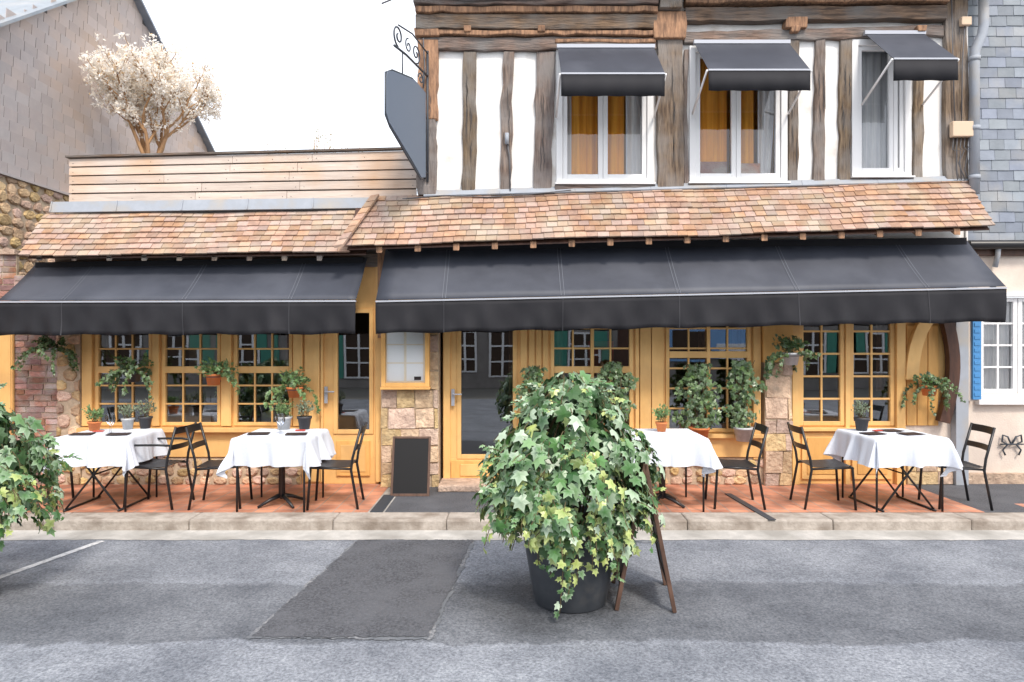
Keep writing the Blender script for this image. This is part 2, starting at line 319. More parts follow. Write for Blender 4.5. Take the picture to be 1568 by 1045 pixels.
def rubble(M,o,ux,n,W,H,cell,k,joint=.014,th=.04,back='mortar'):
    o=Vector(o);ux=Vector(ux);n=Vector(n);up=Vector((0,0,1))
    M.obox(o-n*0.05,ux*W,n*0.05,up*H,back)
    ch=cell*.62; r=0; z=ch/2
    while z<H:
        u=(cell/2 if r%2 else 0)+R.uniform(-.2,.2)*cell
        while u<W+cell/2:
            w=cell*R.uniform(.62,1.05); h=ch*R.uniform(.75,1.12); cu=u+R.uniform(-.1,.1)*cell; cz=z+R.uniform(-.14,.14)*ch
            t=th*R.uniform(.45,1.0); m=8; ring=[]
            for i in range(m):
                q=2*math.pi*(i+.5)/m+R.uniform(-.18,.18); c_,s_=math.cos(q),math.sin(q)
                rr=1/max(abs(c_),abs(s_))**.75*.5*R.uniform(.86,1.06)
                ring.append((min(max(cu+c_*rr*w,0),W),min(max(cz+s_*rr*h,0),H)))
            if max(p[0] for p in ring)-min(p[0] for p in ring)>.03 and max(p[1] for p in ring)-min(p[1] for p in ring)>.02:
                mu_=sum(p[0] for p in ring)/m; mz_=sum(p[1] for p in ring)/m
                V=[o+ux*p[0]+up*p[1]-n*.01 for p in ring]+[o+ux*(mu_+(p[0]-mu_)*.97)+up*(mz_+(p[1]-mz_)*.97)+n*t*.6 for p in ring]+[o+ux*(mu_+(p[0]-mu_)*.7)+up*(mz_+(p[1]-mz_)*.7)+n*t*R.uniform(.85,1.1) for p in ring]
                F=[(a+b,a+(b+1)%m,a+m+(b+1)%m,a+m+b) for a in (0,m) for b in range(m)]+[tuple(range(2*m,3*m))]
                M.add(V,F,k)
            u+=cell*R.uniform(.85,1.0)
        z+=ch*.93; r+=1

# ------------------------------------------------------------------ leaves
IVY=np.array([(0,.3,0.02),(0,0,0),(-.30,-.14,-.04),(-.50,.06,-.10),(-.33,.24,-.05),(-.52,.56,-.12),(-.22,.58,-.05),(0,1.0,-.16),(.22,.58,-.05),(.52,.56,-.12),(.33,.24,-.05),(.50,.06,-.10),(.30,-.14,-.04)])
IVYF=[(0,i,i+1) for i in range(1,12)]+[(0,12,1)]
DIA=np.array([(0,0.45,0.03),(0,0,0),(-.28,.4,-.04),(0,1,-.08),(.28,.4,-.04)]); DIAF=[(0,1,2),(0,2,3),(0,3,4),(0,4,1)]
def leafmesh(name,parent,items,kind='ivy',key='leaf'):
    T,F=(IVY,IVYF) if kind=='ivy' else (DIA,DIAF)
    nv=len(T); V=[];C=[];FF=[]
    for i,(p,nrm,tip,sz,c0,c1) in enumerate(items):
        n=Vector(nrm).normalized(); t=Vector(tip); t=(t-n*t.dot(n))
        if t.length<1e-3: t=Vector((1,0,0)).cross(n)
        t.normalize(); u=t.cross(n)
        A=np.array([u*R.uniform(.85,1.1),t,n*R.uniform(.4,2.2)])
        V.append(T@A*sz+np.array(p)); C.append([c0]+[c1]*(nv-1)); FF+= [tuple(i*nv+j for j in f) for f in F]
    V=np.concatenate(V); me=bpy.data.meshes.new(name); me.from_pydata(V.tolist(),[],FF)
    ca=me.color_attributes.new('Col','FLOAT_COLOR','POINT')
    ca.data.foreach_set('color',np.array([[*c,1] for cc in C for c in cc],dtype=np.float32).ravel())
    me.materials.append(K[key]); me.update()
    o=bpy.data.objects.new(name,me); COL.objects.link(o); o.parent=parent
    return o
def mixc(a,b,t): return tuple(x*(1-t)+y*t for x,y in zip(a,b))
def rdir():
    while True:
        v=Vector((R.uniform(-1,1),R.uniform(-1,1),R.uniform(-1,1)))
        if 0.1<v.length<1: return v.normalized()
G1=(0.030,0.105,0.028);G2=(0.09,0.235,0.055);G3=(0.22,0.38,0.16);Y1=(0.42,0.52,0.13);P1=(0.56,0.68,0.52)
def ivycol(pale,yel):
    c=mixc(G1,G2,R.random())
    if R.random()<0.35: c=mixc(c,G3,R.uniform(.3,.9))
    e=mixc(c,P1,R.uniform(.0,.6)*pale)
    if R.random()<.12*pale: c=mixc(c,P1,R.uniform(.3,.8)); e=mixc(c,P1,.6)
    if R.random()<yel: c=mixc(c,Y1,R.uniform(.4,1)); e=mixc(c,(0.62,0.66,0.32),.5)
    return c,e
def big_ivy(name,x,y,prof,zr,potspec,seed,nleaf,strands,szr=(0.06,0.105),long=(),lumps=1.0):
    global R
    R=random.Random(seed)
    E=empty(name,(x,y,zr))
    M=MB(); rt,rb,h=potspec
    M.lathe([(0.01,0.0),(rb-0.01,0.0),(rb,0.012),(rb+(rt-rb)*.5,h*.5),(rt-0.008,h-0.06),(rt+0.01,h-0.055),(rt+0.015,h-0.005),(rt+0.005,h),(rt-0.02,h),(rt-0.025,h-0.05)],(0,0,0),'pot',48)
    M.lathe([(0.0,h-0.05),(rt-0.024,h-0.05)],(0,0,0),'soil',32)
    M.make('pot',E)
    zs=[p[0] for p in prof]; rs=[p[1] for p in prof]
    it=[]
    zmin,zmax=min(zs),max(zs)
    def rad_at(z): return float(np.interp(z,zs[::-1],rs[::-1]))
    ph=[R.uniform(0,6) for _ in range(6)]
    def lump(q,z): return 1+lumps*(0.07*math.sin(3*q+ph[0]+z*4)+0.07*math.sin(5*q+ph[1]-z*8)+0.07*math.sin(9*q+ph[2]+z*15))
    SM=MB(); cnt=0
    while cnt<nleaf:
        z=R.uniform(zmin,zmax); r=rad_at(z)
        if R.random()>(r+0.10)/(max(rs)+0.10): continue
        q=R.uniform(0,2*math.pi); depth=(R.random()**1.6)*0.34; out=R.uniform(.94,1.10)
        rr=r*lump(q,z)*(1-depth)*out
        p=Vector((rr*math.cos(q),rr*math.sin(q),z)); d=Vector((math.cos(q)*.6,math.sin(q)*.6,-.4))+rdir()*.4; pts=[p.copy()]
        t=(z-zmin)/(zmax-zmin)
        for i in range(R.randint(3,7)):
            d=(d+rdir()*.3+Vector((0,0,-.25))).normalized(); p=p+d*R.uniform(.022,.038); pts.append(p.copy())
            n=(Vector((math.cos(q),math.sin(q),.55))+rdir()*0.65).normalized()
            tip=Vector((math.cos(q)*.5,math.sin(q)*.5,-1))+rdir()*0.7
            c,e=ivycol((.6+.9*t) if depth<.12 else .4, 0.36*(1-t)**1.6+0.02)  # outer leaves paler towards the top: sheen highlights put into the leaf colour
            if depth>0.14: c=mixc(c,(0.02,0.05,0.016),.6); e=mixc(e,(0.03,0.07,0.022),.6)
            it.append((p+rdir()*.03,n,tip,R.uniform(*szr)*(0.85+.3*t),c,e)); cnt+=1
        SM.tube(pts,.0025,'stem',4,cap=False)
    def strand(p,d,n,sz,yel,grav=.28):
        pts=[p.copy()]
        for i in range(n):
            d=(d+Vector((R.uniform(-.28,.28),R.uniform(-.28,.28),-grav))).normalized(); p=p+d*0.036
            if p.z<0.012: p.z=0.012
            pts.append(p.copy())
            if R.random()<.88:
                c,e=ivycol(.8,yel); s=R.uniform(*sz)*(1-.35*i/n)
                it.append((p+rdir()*0.025,Vector((p.x,p.y-.15,.25))+rdir()*.5,Vector((0,0,-1))+rdir()*.6,s,c,e))
        SM.tube(pts,0.0028,'stem',5)
    for k in range(strands):
        q=R.uniform(0,2*math.pi) if k%2 else R.uniform(math.pi*1.0,math.pi*2.0)
        z=R.uniform(zmin+0.02,zmin+0.30); r=rad_at(z)*R.uniform(.85,1.0)
        strand(Vector((r*math.cos(q),r*math.sin(q),z)),Vector((math.cos(q)*.8,math.sin(q)*.8,-.2)),R.randint(3,9),(.045,.08),.5)
    for (qd,n) in long:
        q=rad(qd)
        for rep in range(2):
            strand(Vector(((rt+.03)*math.cos(q),(rt+.03)*math.sin(q),h+.02)),Vector((math.cos(q)*.5,math.sin(q)*.5,-.5)),n-rep*3,(.05,.085),.55,.45)
    for k in range(int(strands*1.1)):
        q=R.uniform(0,2*math.pi); z=R.uniform(zmin+.1,zmax); r=rad_at(z)*.97
        p=Vector((r*math.cos(q),r*math.sin(q),z)); d=Vector((math.cos(q),math.sin(q),R.uniform(-.2,.4))).normalized(); pts=[p.copy()]
        for i in range(R.randint(3,7)):
            d=(d+rdir()*.35+Vector((0,0,-.08))).normalized(); p=p+d*0.030; pts.append(p.copy())
            c,e=ivycol(.8,.15); it.append((p.copy(),Vector((0,-.5,1))+rdir()*.6,d,R.uniform(.035,.065),c,e))
        SM.tube(pts,0.003,'stem',5)
    for k in range(14):
        q=R.uniform(0,6.28); SM.tube([(0.1*math.cos(q),.1*math.sin(q),h-.05),(0.22*math.cos(q),.22*math.sin(q),(h+zmax)/2),(.06*math.cos(q),.06*math.sin(q),zmax-.25)],0.006,'stem',5)
    SM.make('stems',E)
    leafmesh('leaves',E,it)
    return E
def bush(name,loc,kind,pot,ph,pr,fr,fh,n,leaf='dia',lsz=(0.025,0.045),cols=(G1,G2),trail=0,dz=0.0,bracket=False):
    E=empty(name,loc); M=MB()
    M.lathe([(0.005,0),(pr*.72,0),(pr*.95,ph*.82),(pr*1.06,ph*.82),(pr*1.08,ph),(pr*.95,ph),(pr*.9,ph*.9),(0.002,ph*.88)],(0,0,0),pot,20)
    M.make('pot',E)
    it=[];SM=MB()
    nst=max(6,n//14)
    for s in range(nst):
        q=R.uniform(0,6.28); a=R.random()**.5*fr; tipp=Vector((a*math.cos(q),a*math.sin(q),ph+fh*R.uniform(.5,1.0)*(1-.35*(a/fr)**2)+dz))
        b=Vector((R.uniform(-.5,.5)*pr,R.uniform(-.5,.5)*pr,ph*.85)); mid=(b+tipp)/2+Vector((0,0,fh*.12))
        SM.tube([b,mid,tipp],0.002,'stem',4)
        for i in range(n//nst):
            t=R.uniform(.25,1.05); p=b.lerp(mid,min(t*2,1)).lerp(tipp,max(0,t*2-1)) if t<=1 else tipp+rdir()*.01
            p=p+rdir()*fr*.22
            col=mixc(cols[0],cols[1],R.random()); it.append((p,rdir()+Vector((0,-.4,.7)),(p-Vector((0,0,ph*.8)))+rdir()*.05,R.uniform(*lsz),col,mixc(col,P1,R.uniform(0,.25))))
    for s in range(trail):
        q=R.uniform(0,6.28); p=Vector((pr*math.cos(q),pr*math.sin(q),ph)); d=Vector((math.cos(q),math.sin(q)*.6,.3)).normalized(); pts=[p.copy()]
        for i in range(R.randint(6,14)):
            d=(d+rdir()*.25+Vector((0,0,-.22))).normalized(); p=p+d*.028; pts.append(p.copy())
            for _ in range(2):
                col=mixc(cols[0],cols[1],R.random()); it.append((p+rdir()*.015,rdir()+Vector((0,-.7,.4)),Vector((0,0,-1))+rdir()*.7,R.uniform(*lsz),col,mixc(col,P1,R.uniform(0,.3))))
        SM.tube(pts,.002,'stem',4)
    SM.make('stems',E); leafmesh('leaves',E,it,leaf,'leaf' if leaf=='ivy' else 'leafm')
    if bracket:
        B=MB(); pts=[(pr*1.1*math.cos(a*math.pi/8),pr*1.1*math.sin(a*math.pi/8),ph*.75) for a in range(17)]
        B.tube(pts,.004,'iron',6); B.tube([(0,pr*1.1,ph*.75),(0,-loc[1],ph*.75)],.004,'iron',6); B.tube([(0,-loc[1]-.005,ph*.2),(0,-loc[1]-.005,ph*1.2)],.006,'iron',6)
        B.make('bracket',E)
    return E

# ================================================================== GROUND
M=MB(); M.poly([(-300,-300,-0.106),(300,-300,-0.106),(300,300,-0.106),(-300,300,-0.106)],'ground'); M.make('ground')
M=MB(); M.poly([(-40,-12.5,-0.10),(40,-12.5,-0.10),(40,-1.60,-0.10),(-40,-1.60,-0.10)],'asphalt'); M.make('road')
def ragged(x0,x1,y,n,j):
    return [(x0+(x1-x0)*i/n, y+R.uniform(-j,j)+.008*math.sin(i*.35)) for i in range(n+1)]
M=MB(); g=ragged(-20,20,-1.92,500,.010)
M.add([(a,b,-.096) for a,b in g]+[(a,-1.60,-.096) for a,b in g],[(i,i+1,501+i+1,501+i) for i in range(500)],'gutter'); M.make('gutter_strip')
def rough_quad(M,P,z,k,n=24,j=0.012):
    pts=[]
    for i in range(4):
        a=Vector(P[i]);b=Vector(P[(i+1)%4]); w=0
        for t in range(n):
            w=w*.8+R.uniform(-j,j)*.6
            p=a.lerp(b,t/n); pts.append((p.x+R.uniform(-j,j)*.5+w,p.y+R.uniform(-j,j)*.5+w,z))
    M.poly(pts,k)
M=MB(); rough_quad(M,[(-1.425,-1.95),(-0.335,-1.95),(-0.49,-3.98),(-1.635,-3.96)],-0.0955,'seal',90,.014)
rough_quad(M,[(-1.40,-1.93),(-0.36,-1.93),(-0.515,-3.955),(-1.605,-3.94)],-0.0915,'patch',90,.014); M.make('road_repair_patch')
M=MB()
def strip(M,pts,w,z,k,j=.006):
    L_=[];Rr=[]
    for i,(x,y) in enumerate(pts):
        a=Vector(pts[max(0,i-1)]);b=Vector(pts[min(len(pts)-1,i+1)]);t=(b-a).normalized();n=Vector((-t.y,t.x))
        L_.append((x+n.x*w/2+R.uniform(-j,j),y+n.y*w/2+R.uniform(-j,j),z));Rr.append((x-n.x*w/2+R.uniform(-j,j),y-n.y*w/2+R.uniform(-j,j),z))
    n=len(pts); M.add(L_+Rr,[(i,i+1,n+i+1,n+i) for i in range(n-1)],k)
strip(M,[(-3.73-.042*i,-1.95-.18*i) for i in range(11)],.07,-0.0955,'paint',.003); M.make('parking_line')
# pavement
M=MB(); M.box(-40,40,-1.31,0.3,-0.2,-0.004,'gutter')
M.poly([(-40,-1.31,0),(-1.45,-1.31,0),(-1.45,0.1,0),(-40,0.1,0)],'pave'); M.poly([(1.2,-1.31,0),(4.75,-1.31,0),(4.75,0.1,0),(1.2,0.1,0)],'pave')
M.poly([(5.3,-1.31,0),(40,-1.31,0),(40,-.95,0),(5.3,-.95,0)],'pave')
M.poly([(-1.28,-1.31,0),(1.2,-1.31,0),(1.2,0.1,0),(-1.28,0.1,0)],'patch'); M.poly([(4.75,-.95,0),(40,-.95,0),(40,.1,0),(4.75,.1,0)],'patch'); M.poly([(4.75,-1.31,0),(5.3,-1.31,0),(5.3,-.95,0),(4.75,-.95,0)],'patch')
M.make('pavement')
M=MB(); x=-14
while x<14:
    w=R.uniform(.9,1.4); M.box(x+.0015,x+w-.0015,-1.605,-1.31,-0.15,0.003+R.uniform(-.002,.002),'kerb',.003); x+=w
M.make('kerb',None,.018)
M=MB(); M.box(-1.43,-1.30,-1.30,-.55,-.01,.004,'iron')
for i in range(16): M.box(-1.42,-1.31,-1.28+i*.045,-1.26+i*.045,.004,.010,'iron')
M.make('drain_grate')
M=MB(); M.obox((2.46,-1.62,.004),(.07,0,0),(-.08,1.1,0),(0,0,.008),'iron'); M.make('drain_channel')

# ================================================================== MAIN BUILDING
B=empty('half_timbered_restaurant')
W1=(0.53,1.69,3.60,5.24); W2=(2.12,3.29,3.61,5.24); W3=(4.06,4.77,3.68,5.32)
M=MB(); wall_holes(M,-1.05,5.42,3.3,5.9,0.03,0.25,[W1,W2,W3],'plaster')
M.box(-1.05,5.42,0.03,0.25,2.75,3.3,'plaster')
M.make('plaster_infill',B)
M=MB()
M.box(-1.12,-1.10,0.0,6,2.9,5.9,'plaster'); M.box(5.43,5.45,0,6,2.9,5.9,'plaster'); M.box(-1.10,5.43,5.9,6,0,5.9,'oppo'); M.box(-1.10,5.43,.26,5.9,5.8,5.85,'dark')
M.box(-1.10,5.43,.26,5.9,3.2,3.25,'darkwood')
M.make('shell',B)
M=MB()
def stud(xa,xb,z0,z1,y=-0.02,k='timberV',lean=0.0,seg=9):
    n=seg; vs=[];fs=[]
    for i in range(n+1):
        z=z0+(z1-z0)*i/n; o=lean*(i/n)+R.uniform(-.007,.007); d=R.uniform(-.008,.008)
        jl,jr=R.uniform(-.012,.012),R.uniform(-.012,.012)
        vs+=[(xa+o+jl,y+d,z),(xb+o+jr,y+d,z),(xb+o+jr,.06,z),(xa+o+jl,.06,z)]
    for i in range(n):
        for a in range(4):
            b=(a+1)%4; fs.append((i*4+a,i*4+b,(i+1)*4+b,(i+1)*4+a))
    fs+=[(3,2,1,0),(n*4,n*4+1,n*4+2,n*4+3)]
    M.add(vs,fs,k)
def hbeam(x0,x1,z0,z1,y=-0.03,k='timberH',dz=0.0,seg=18):
    vs=[];fs=[];n=seg
    for i in range(n+1):
        x=x0+(x1-x0)*i/n; o=dz*i/n+R.uniform(-.007,.007); d=R.uniform(-.008,.008); t=R.uniform(-.009,.009)
        vs+=[(x,y+d,z0+o+t),(x,y+d,z1+o),(x,.055,z1+o),(x,.055,z0+o+t)]
    for i in range(n):
        for a in range(4):
            b=(a+1)%4; fs.append((i*4+b,i*4+a,(i+1)*4+a,(i+1)*4+b))
    fs+=[(0,1,2,3),(n*4+3,n*4+2,n*4+1,n*4)]
    M.add(vs,fs,k)
stud(-1.13,-0.90,3.45,4.35,-.05,'timberV'); stud(-1.12,-0.89,4.35,5.30,-.055,'timberO')
stud(-0.60,-0.44,3.40,5.17,lean=.02); stud(-0.15,-0.02,3.40,5.17,lean=.04); stud(0.24,0.46,3.42,5.17,lean=.06)
stud(1.73,2.04,3.52,5.95,-.05); stud(2.05,2.10,3.55,5.2,-.01)
stud(3.30,3.42,3.55,5.30); stud(3.60,3.73,3.55,5.33,lean=.02); stud(3.90,4.04,3.55,5.35,lean=.02)
stud(4.79,4.90,3.6,5.40,lean=.03); stud(5.16,5.42,3.55,5.95,-.05)
hbeam(-1.10,1.72,5.18,5.33,-.04); hbeam(2.05,5.15,5.27,5.40,-.035,dz=.08)
hbeam(-1.10,0.46,3.36,3.42,-.03,'timberH')
hbeam(-1.10,1.72,5.345,5.40,-.08,'timberO'); hbeam(-1.14,1.72,5.41,5.58,-.10,'timberH'); hbeam(-1.14,1.72,5.59,5.66,-.13,'timberO'); hbeam(-1.16,1.72,5.67,5.86,-.16,'timberH')
hbeam(2.05,5.15,5.50,5.66,-.09,'timberH',dz=.03); hbeam(2.05,5.15,5.70,5.78,-.13,'timberO',dz=.02); hbeam(2.05,5.5,5.80,5.95,-.16,'timberH')
stud(1.68,2.07,5.30,5.62,-.09,'timberO',seg=2); stud(1.74,2.00,5.63,5.80,-.15,'timberV',seg=2)
stud(3.24,3.50,5.42,5.55,-.10,'timberO',seg=1)
stud(-1.16,-.86,5.33,5.42,-.09,'timberO',seg=1)
for xx in (-.52,.35,3.36,4.84): stud(xx-.05,xx+.05,5.37,5.44,-.11,'timberO',seg=1)
hbeam(W1[0]-.02,W1[1]+.02,3.50,3.585,-.04,'timberH',seg=5); hbeam(W2[0]-.02,W2[1]+.02,3.51,3.60,-.03,'timberH',seg=5); hbeam(W3[0]-.02,W3[1]+.02,3.56,3.66,-.03,'timberH',seg=4)
hbeam(W1[0]-.02,W1[1]+.02,5.255,5.30,-.06,'timberO',seg=4)
M.make('timber_frame',B,.010)
M=MB()
for xc,z0,z1,y in ((-1.01,3.5,5.2,-.066),(-.51,3.5,5.1,-.03),(-.06,3.5,5.1,-.03),(.38,3.5,5.1,-.03),(1.89,3.6,5.8,-.062),(3.37,3.6,5.2,-.03),(3.68,3.6,5.2,-.03),(3.98,3.6,5.2,-.03),(5.29,3.6,5.8,-.062)):
    for c in range(5):
        z=R.uniform(z0,z1-.4); l=R.uniform(.15,.45); x=xc+R.uniform(-.05,.05)
        pts=[(x+R.uniform(-.006,.006),y-.001,z+l*i/6) for i in range(7)]
        w=[.001,.003,.0045,.005,.0045,.003,.001]
        M.add([(p[0]+s*ww,p[1],p[2]) for p,ww in zip(pts,w) for s in (-1,1)],[(2*i,2*i+1,2*i+3,2*i+2) for i in range(6)],'slateJ')
M.make('timber_checks',B)
M=MB(); M.obox((-1.4,-.45,5.98),(7.1,0,0),(0,3.6,2.8),(0,0,.05),'darkwood'); field(M,(-1.45,3.2,8.9),(1,0,0),(0,-3.65,-2.85),7.2,4.63,.15,.22,.012,'tile'); M.make('main_roof',B)
M=MB(); M.tube([(-1.5,-.33,5.90),(5.6,-.33,5.93)],.06,'zinc',10); M.make('gutter',B)
M=MB(); M.poly([(-1.12,0,5.9),(-1.12,6,5.9),(-1.12,3.2,8.8)],'plaster'); M.poly([(5.45,0,5.9),(5.45,6,5.9),(5.45,3.2,8.8)],'plaster'); M.make('gable_ends',B)
# upper windows
M=MB();G=MB();C=MB()
def curtain(C,x0,x1,z0,z1,y,k,amp=.02,f=60,sway=0):
    n=36; vs=[]
    for j,z in enumerate((z1,(z0+z1)/2,z0)):
        for i in range(n+1):
            t=i/n; vs.append((x0+(x1-x0)*t+sway*j*.5*(t),y+amp*math.sin(f*t*(x1-x0)+j*.3),z))
    C.add(vs,[(j*(n+1)+i,j*(n+1)+i+1,(j+1)*(n+1)+i+1,(j+1)*(n+1)+i) for j in range(2) for i in range(n)],k,True)
for w,cols in ((W1,0),(W2,0),(W3,1)):
    x0,x1,z0,z1=w; f=.075
    M.box(x0,x0+f,-.012,.09,z0,z1,'white'); M.box(x1-f,x1,-.012,.09,z0,z1,'white'); M.box(x0+f,x1-f,-.012,.09,z0,z0+f*.7,'white'); M.box(x0+f,x1-f,-.012,.09,z1-f,z1,'white')
    M.box(x0-.02,x1+.02,-.06,.0,z0-.022,z0-.002,'white')
    if cols==0:
        xm=(x0+x1)/2-.02
        for a,b in ((x0+f+.003,xm-.002),(xm+.002,x1-f-.003)): window(M,G,a,b,z0+f*.7+.003,z1-f-.003,1,1,.012,'white',.055,kg='glassU')
    else:
        for a,b in ((x0+f+.003,x0+f+.43),(x0+f+.434,x1-f-.003)): window(M,G,a,b,z0+f*.7+.003,z1-f-.003,1,1,.012,'white',.05,kg='glassU')
    for bx in ((x0-.1,x1+.1,.7,.72,z0-.4,z1+.2),(x0-.12,x0-.1,.26,.7,z0-.4,z1+.2),(x1+.1,x1+.12,.26,.7,z0-.4,z1+.2)): C.box(*bx,'amber')
curtain(C,.70,1.04,3.65,5.2,.125,'amber',.018,42); C.box(.615,.66,.11,.14,3.65,5.2,'darkwood'); curtain(C,.67,.72,3.65,5.2,.11,'voile',.004); curtain(C,1.38,1.58,3.65,5.2,.115,'voile',.012,70,sway=.06); curtain(C,1.12,1.36,3.65,5.2,.14,'amber',.018,42)
curtain(C,2.2,2.60,3.65,5.2,.125,'amber',.018,42); curtain(C,2.74,2.94,3.65,5.2,.14,'amber',.018,42); curtain(C,2.98,3.22,3.65,5.2,.115,'voile',.012,70,sway=-.1)
curtain(C,4.12,4.72,3.7,5.3,.12,'voile',.018,70)
C.box(2.2,2.6,.090,.096,3.66,3.88,'brick'); C.box(2.76,3.0,.090,.096,3.66,3.86,'brick')  # added brick panels behind the glass, standing in for a reflected house
M.make('window_frames',B,.004); G.make('window_glass',B); C.make('curtains_and_reflection_panels',B)
# pent tile roof
M=MB(); ux=Vector((1,0,.031)); dn=Vector((0,-.5,-.65))
field(M,(-1.93,0.02,3.42),ux,dn,7.36,.82,.088,.125,.018,'tile',ur=lambda t:(.32*(1-t),7.36),wave=.009,jit=.005,lift=.018)
M.obox((-1.86,0.03,3.365),Vector((7.25,0,.225)),Vector((0,-.48,-.624)),(0,0,.015),'darkwood')
for i in range(8):
    t=i/8; x=-1.62-.30*t; y=-.02-.5*t; z=3.455-.66*t
    M.obox((x-.05,y-.07,z-.05),(.10,0.01,.02),(-.035,-.08,-.085),(0,-.01,.028),'tile')
M.make('tiled_pent_roof',B)
M=MB(); x=-1.05
while x<5.4:
    w=.9; x2=min(x+w,5.42); za=3.44+.028*(x+1.3); zb=3.44+.028*(x2+1.3)
    M.obox((x,-.055,za-.02),(x2-x-.003,0,zb-za),(0,.05,.07),(0,-.008,.012),'zinc')
    x=x2
M.make('flashing',B)
M=MB(); x=-1.5
while x<5.35:
    z=2.725+.031*(x+1.93)
    M.obox((x-.035,-.46,z-.03),(.07,0,0),(0,.46,.30),(0,0,.07),'timberO'); x+=.435
M.box(-1.5,5.36,.0,.03,2.6,3.3,'plaster')
M.make('rafter_tails',B,.006)
# lower shopfront
M=MB();G=MB()
holes=[(-.66,.06,.30,2.1),(.46,1.45,.62,2.15),(1.84,2.86,.62,2.15)]
wall_holes(M,-.83,2.98,0.31,2.7,.03,.12,holes,'yellow')
M.box(-.83,.16,.03,.12,.0,.31,'yellow')
M.box(-.82,-.74,-.01,.029,.03,2.6,'yellow'); M.box(.10,.18,-.01,.029,.03,2.6,'yellow')
M.box(-.73,.095,.01,.029,.06,.28,'yellowD'); M.box(-.62,.0,-.002,.01,.10,.24,'yellow')
window(M,G,-.66,.06,.30,2.1,1,1,.02,'yellow',.05)
for a,b in ((.20,.27),(.29,.35),(.37,.43)): M.box(a,b,.005,.029,.34,2.6,'yellow')
for a,b in ((1.475,1.52),(1.53,1.66),(1.67,1.81)): M.box(a,b,-.01 if a>1.5 else .0,.029,.30,2.6,'yellow')
M.box(2.88,2.97,-.02,.029,.3,2.6,'yellow')
window(M,G,.46,1.45,.62,2.15,4,6,.01,'yellow',.045,.022,transom=1.37); M.box(.94,.98,-.003,.03,.665,2.1,'yellow')
window(M,G,1.84,2.86,.62,2.15,4,6,.01,'yellow',.045,.022,transom=1.55); M.box(2.33,2.37,-.003,.03,.665,2.1,'yellow')
M.box(.19,2.98,-.10,.029,.565,.61,'yellow'); M.box(.19,2.98,-.03,.029,.33,.565,'yellow')
wall_holes(M,3.33,4.70,0.0,2.7,.03,.12,[(3.44,3.98,.70,2.15),(4.04,4.58,.70,2.15)],'yellow')
window(M,G,3.44,3.98,.70,2.15,2,5,.01,'yellow',.05,.024); window(M,G,4.04,4.58,.70,2.15,2,5,.01,'yellow',.05,.024)
M.box(3.345,3.43,-.02,.029,.0,2.6,'yellow'); M.box(3.985,4.035,-.01,.029,.0,2.6,'yellow'); M.box(4.585,4.69,-.03,.029,.0,2.6,'yellow')
for a,b in ((3.47,3.95),(4.07,4.55)):
    M.box(a,b,.005,.029,.06,.62,'yellow'); M.box(a+.06,b-.06,-.004,.005,.12,.56,'yellowD')
M.box(3.43,4.58,-.05,.029,.64,.68,'yellow')
M.box(4.70,5.42,.05,.2,1.0,2.7,'yellow'); M.box(4.70,5.30,.05,.2,.0,1.0,'cream')
for i in range(3): M.box(4.73+i*.13,4.85+i*.13,.02,.049,.7,1.9,'yellowD')
def curved(pts,w,y0,y1,k):
    n=len(pts);vs=[];fs=[]
    for i,p in enumerate(pts):
        a=Vector(pts[max(0,i-1)]);b=Vector(pts[min(n-1,i+1)]);t=(b-a).normalized();nn=Vector((-t.y,t.x))
        q=Vector(p); l=q+nn*w/2; r=q-nn*w/2
        vs+=[(l.x,y0,l.y),(r.x,y0,r.y),(r.x,y1,r.y),(l.x,y1,l.y)]
    for i in range(n-1):
        for a in range(4):
            b=(a+1)%4; fs.append((i*4+a,i*4+b,(i+1)*4+b,(i+1)*4+a))
    fs+=[(3,2,1,0),(n*4-4,n*4-3,n*4-2,n*4-1)]
    M.add(vs,fs,k)
curved([(4.76+.40*(1-math.cos(t)),1.25+.85*math.sin(t)) for t in [i*.16 for i in range(10)]],.15,-.05,.02,'yellow')
curved([(5.12+.12*math.sin(t*1.0),.75+.13*i) for i,t in enumerate([i*.3 for i in range(11)])],.13,-.09,.0,'darkwood')
M.box(5.27,5.42,-.06,.04,0,2.7,'zinc')
M.box(-1.60,-1.50,-.04,.03,1.75,2.9,'timberO'); M.box(-1.49,-.84,.05,.2,1.9,2.9,'yellowD')
M.make('shopfront_joinery',B,.004); G.make('shopfront_glass',B)
M=MB(); M.box(-1.48,5.42,-.05,.029,2.50,2.72,'timberH'); M.make('lintel',B)
M=MB()
masonry(M,(-1.54,-.13,0),(1,0,0),(0,-1,0),.68,1.9,.19,.28,'stone',.012,.05,.011,.3,.4)
M.box(-1.54,-.86,-.08,.2,0,1.9,'mortar')
rubble(M,(.20,0.0,0),(1,0,0),(0,-1,0),2.80,.32,.17,'rubble')
masonry(M,(3.0,-.06,0),(1,0,0),(0,-1,0),.32,1.45,.22,.26,'stone',.012,.05,.012,.35,.35); M.box(3.0,3.32,-.02,.2,0,1.5,'mortar')
M.box(2.98,3.33,-.07,.1,1.46,2.6,'yellowD')
masonry(M,(4.72,.0,0),(1,0,0),(0,-1,0),.55,.30,.14,.22,'stone')
M.make('stonework',B,.012)
M=MB(); M.box(-.84,.14,-.42,.03,0,.075,'stone',.004); M.make('doorstep',B,.012)
M=MB()
for (x,z) in ((-.705,1.05),(-2.22,1.08)):
    M.box(x-.02,x+.02,-.018,-.008,z-.11,z+.09,'alu'); M.tube([(x,-.012,z+.03),(x,-.055,z+.03),(x+.11,-.055,z+.03)],.009,'alu',8)
M.make('door_handles',B,.002)
M=MB(); M.box(-5.1,5.2,4.5,4.55,0,2.75,'dark'); M.box(-5.1,5.2,.15,4.5,-.02,-.003,'darkwood'); M.box(-5.1,5.2,.2,4.5,2.72,2.75,'dark')
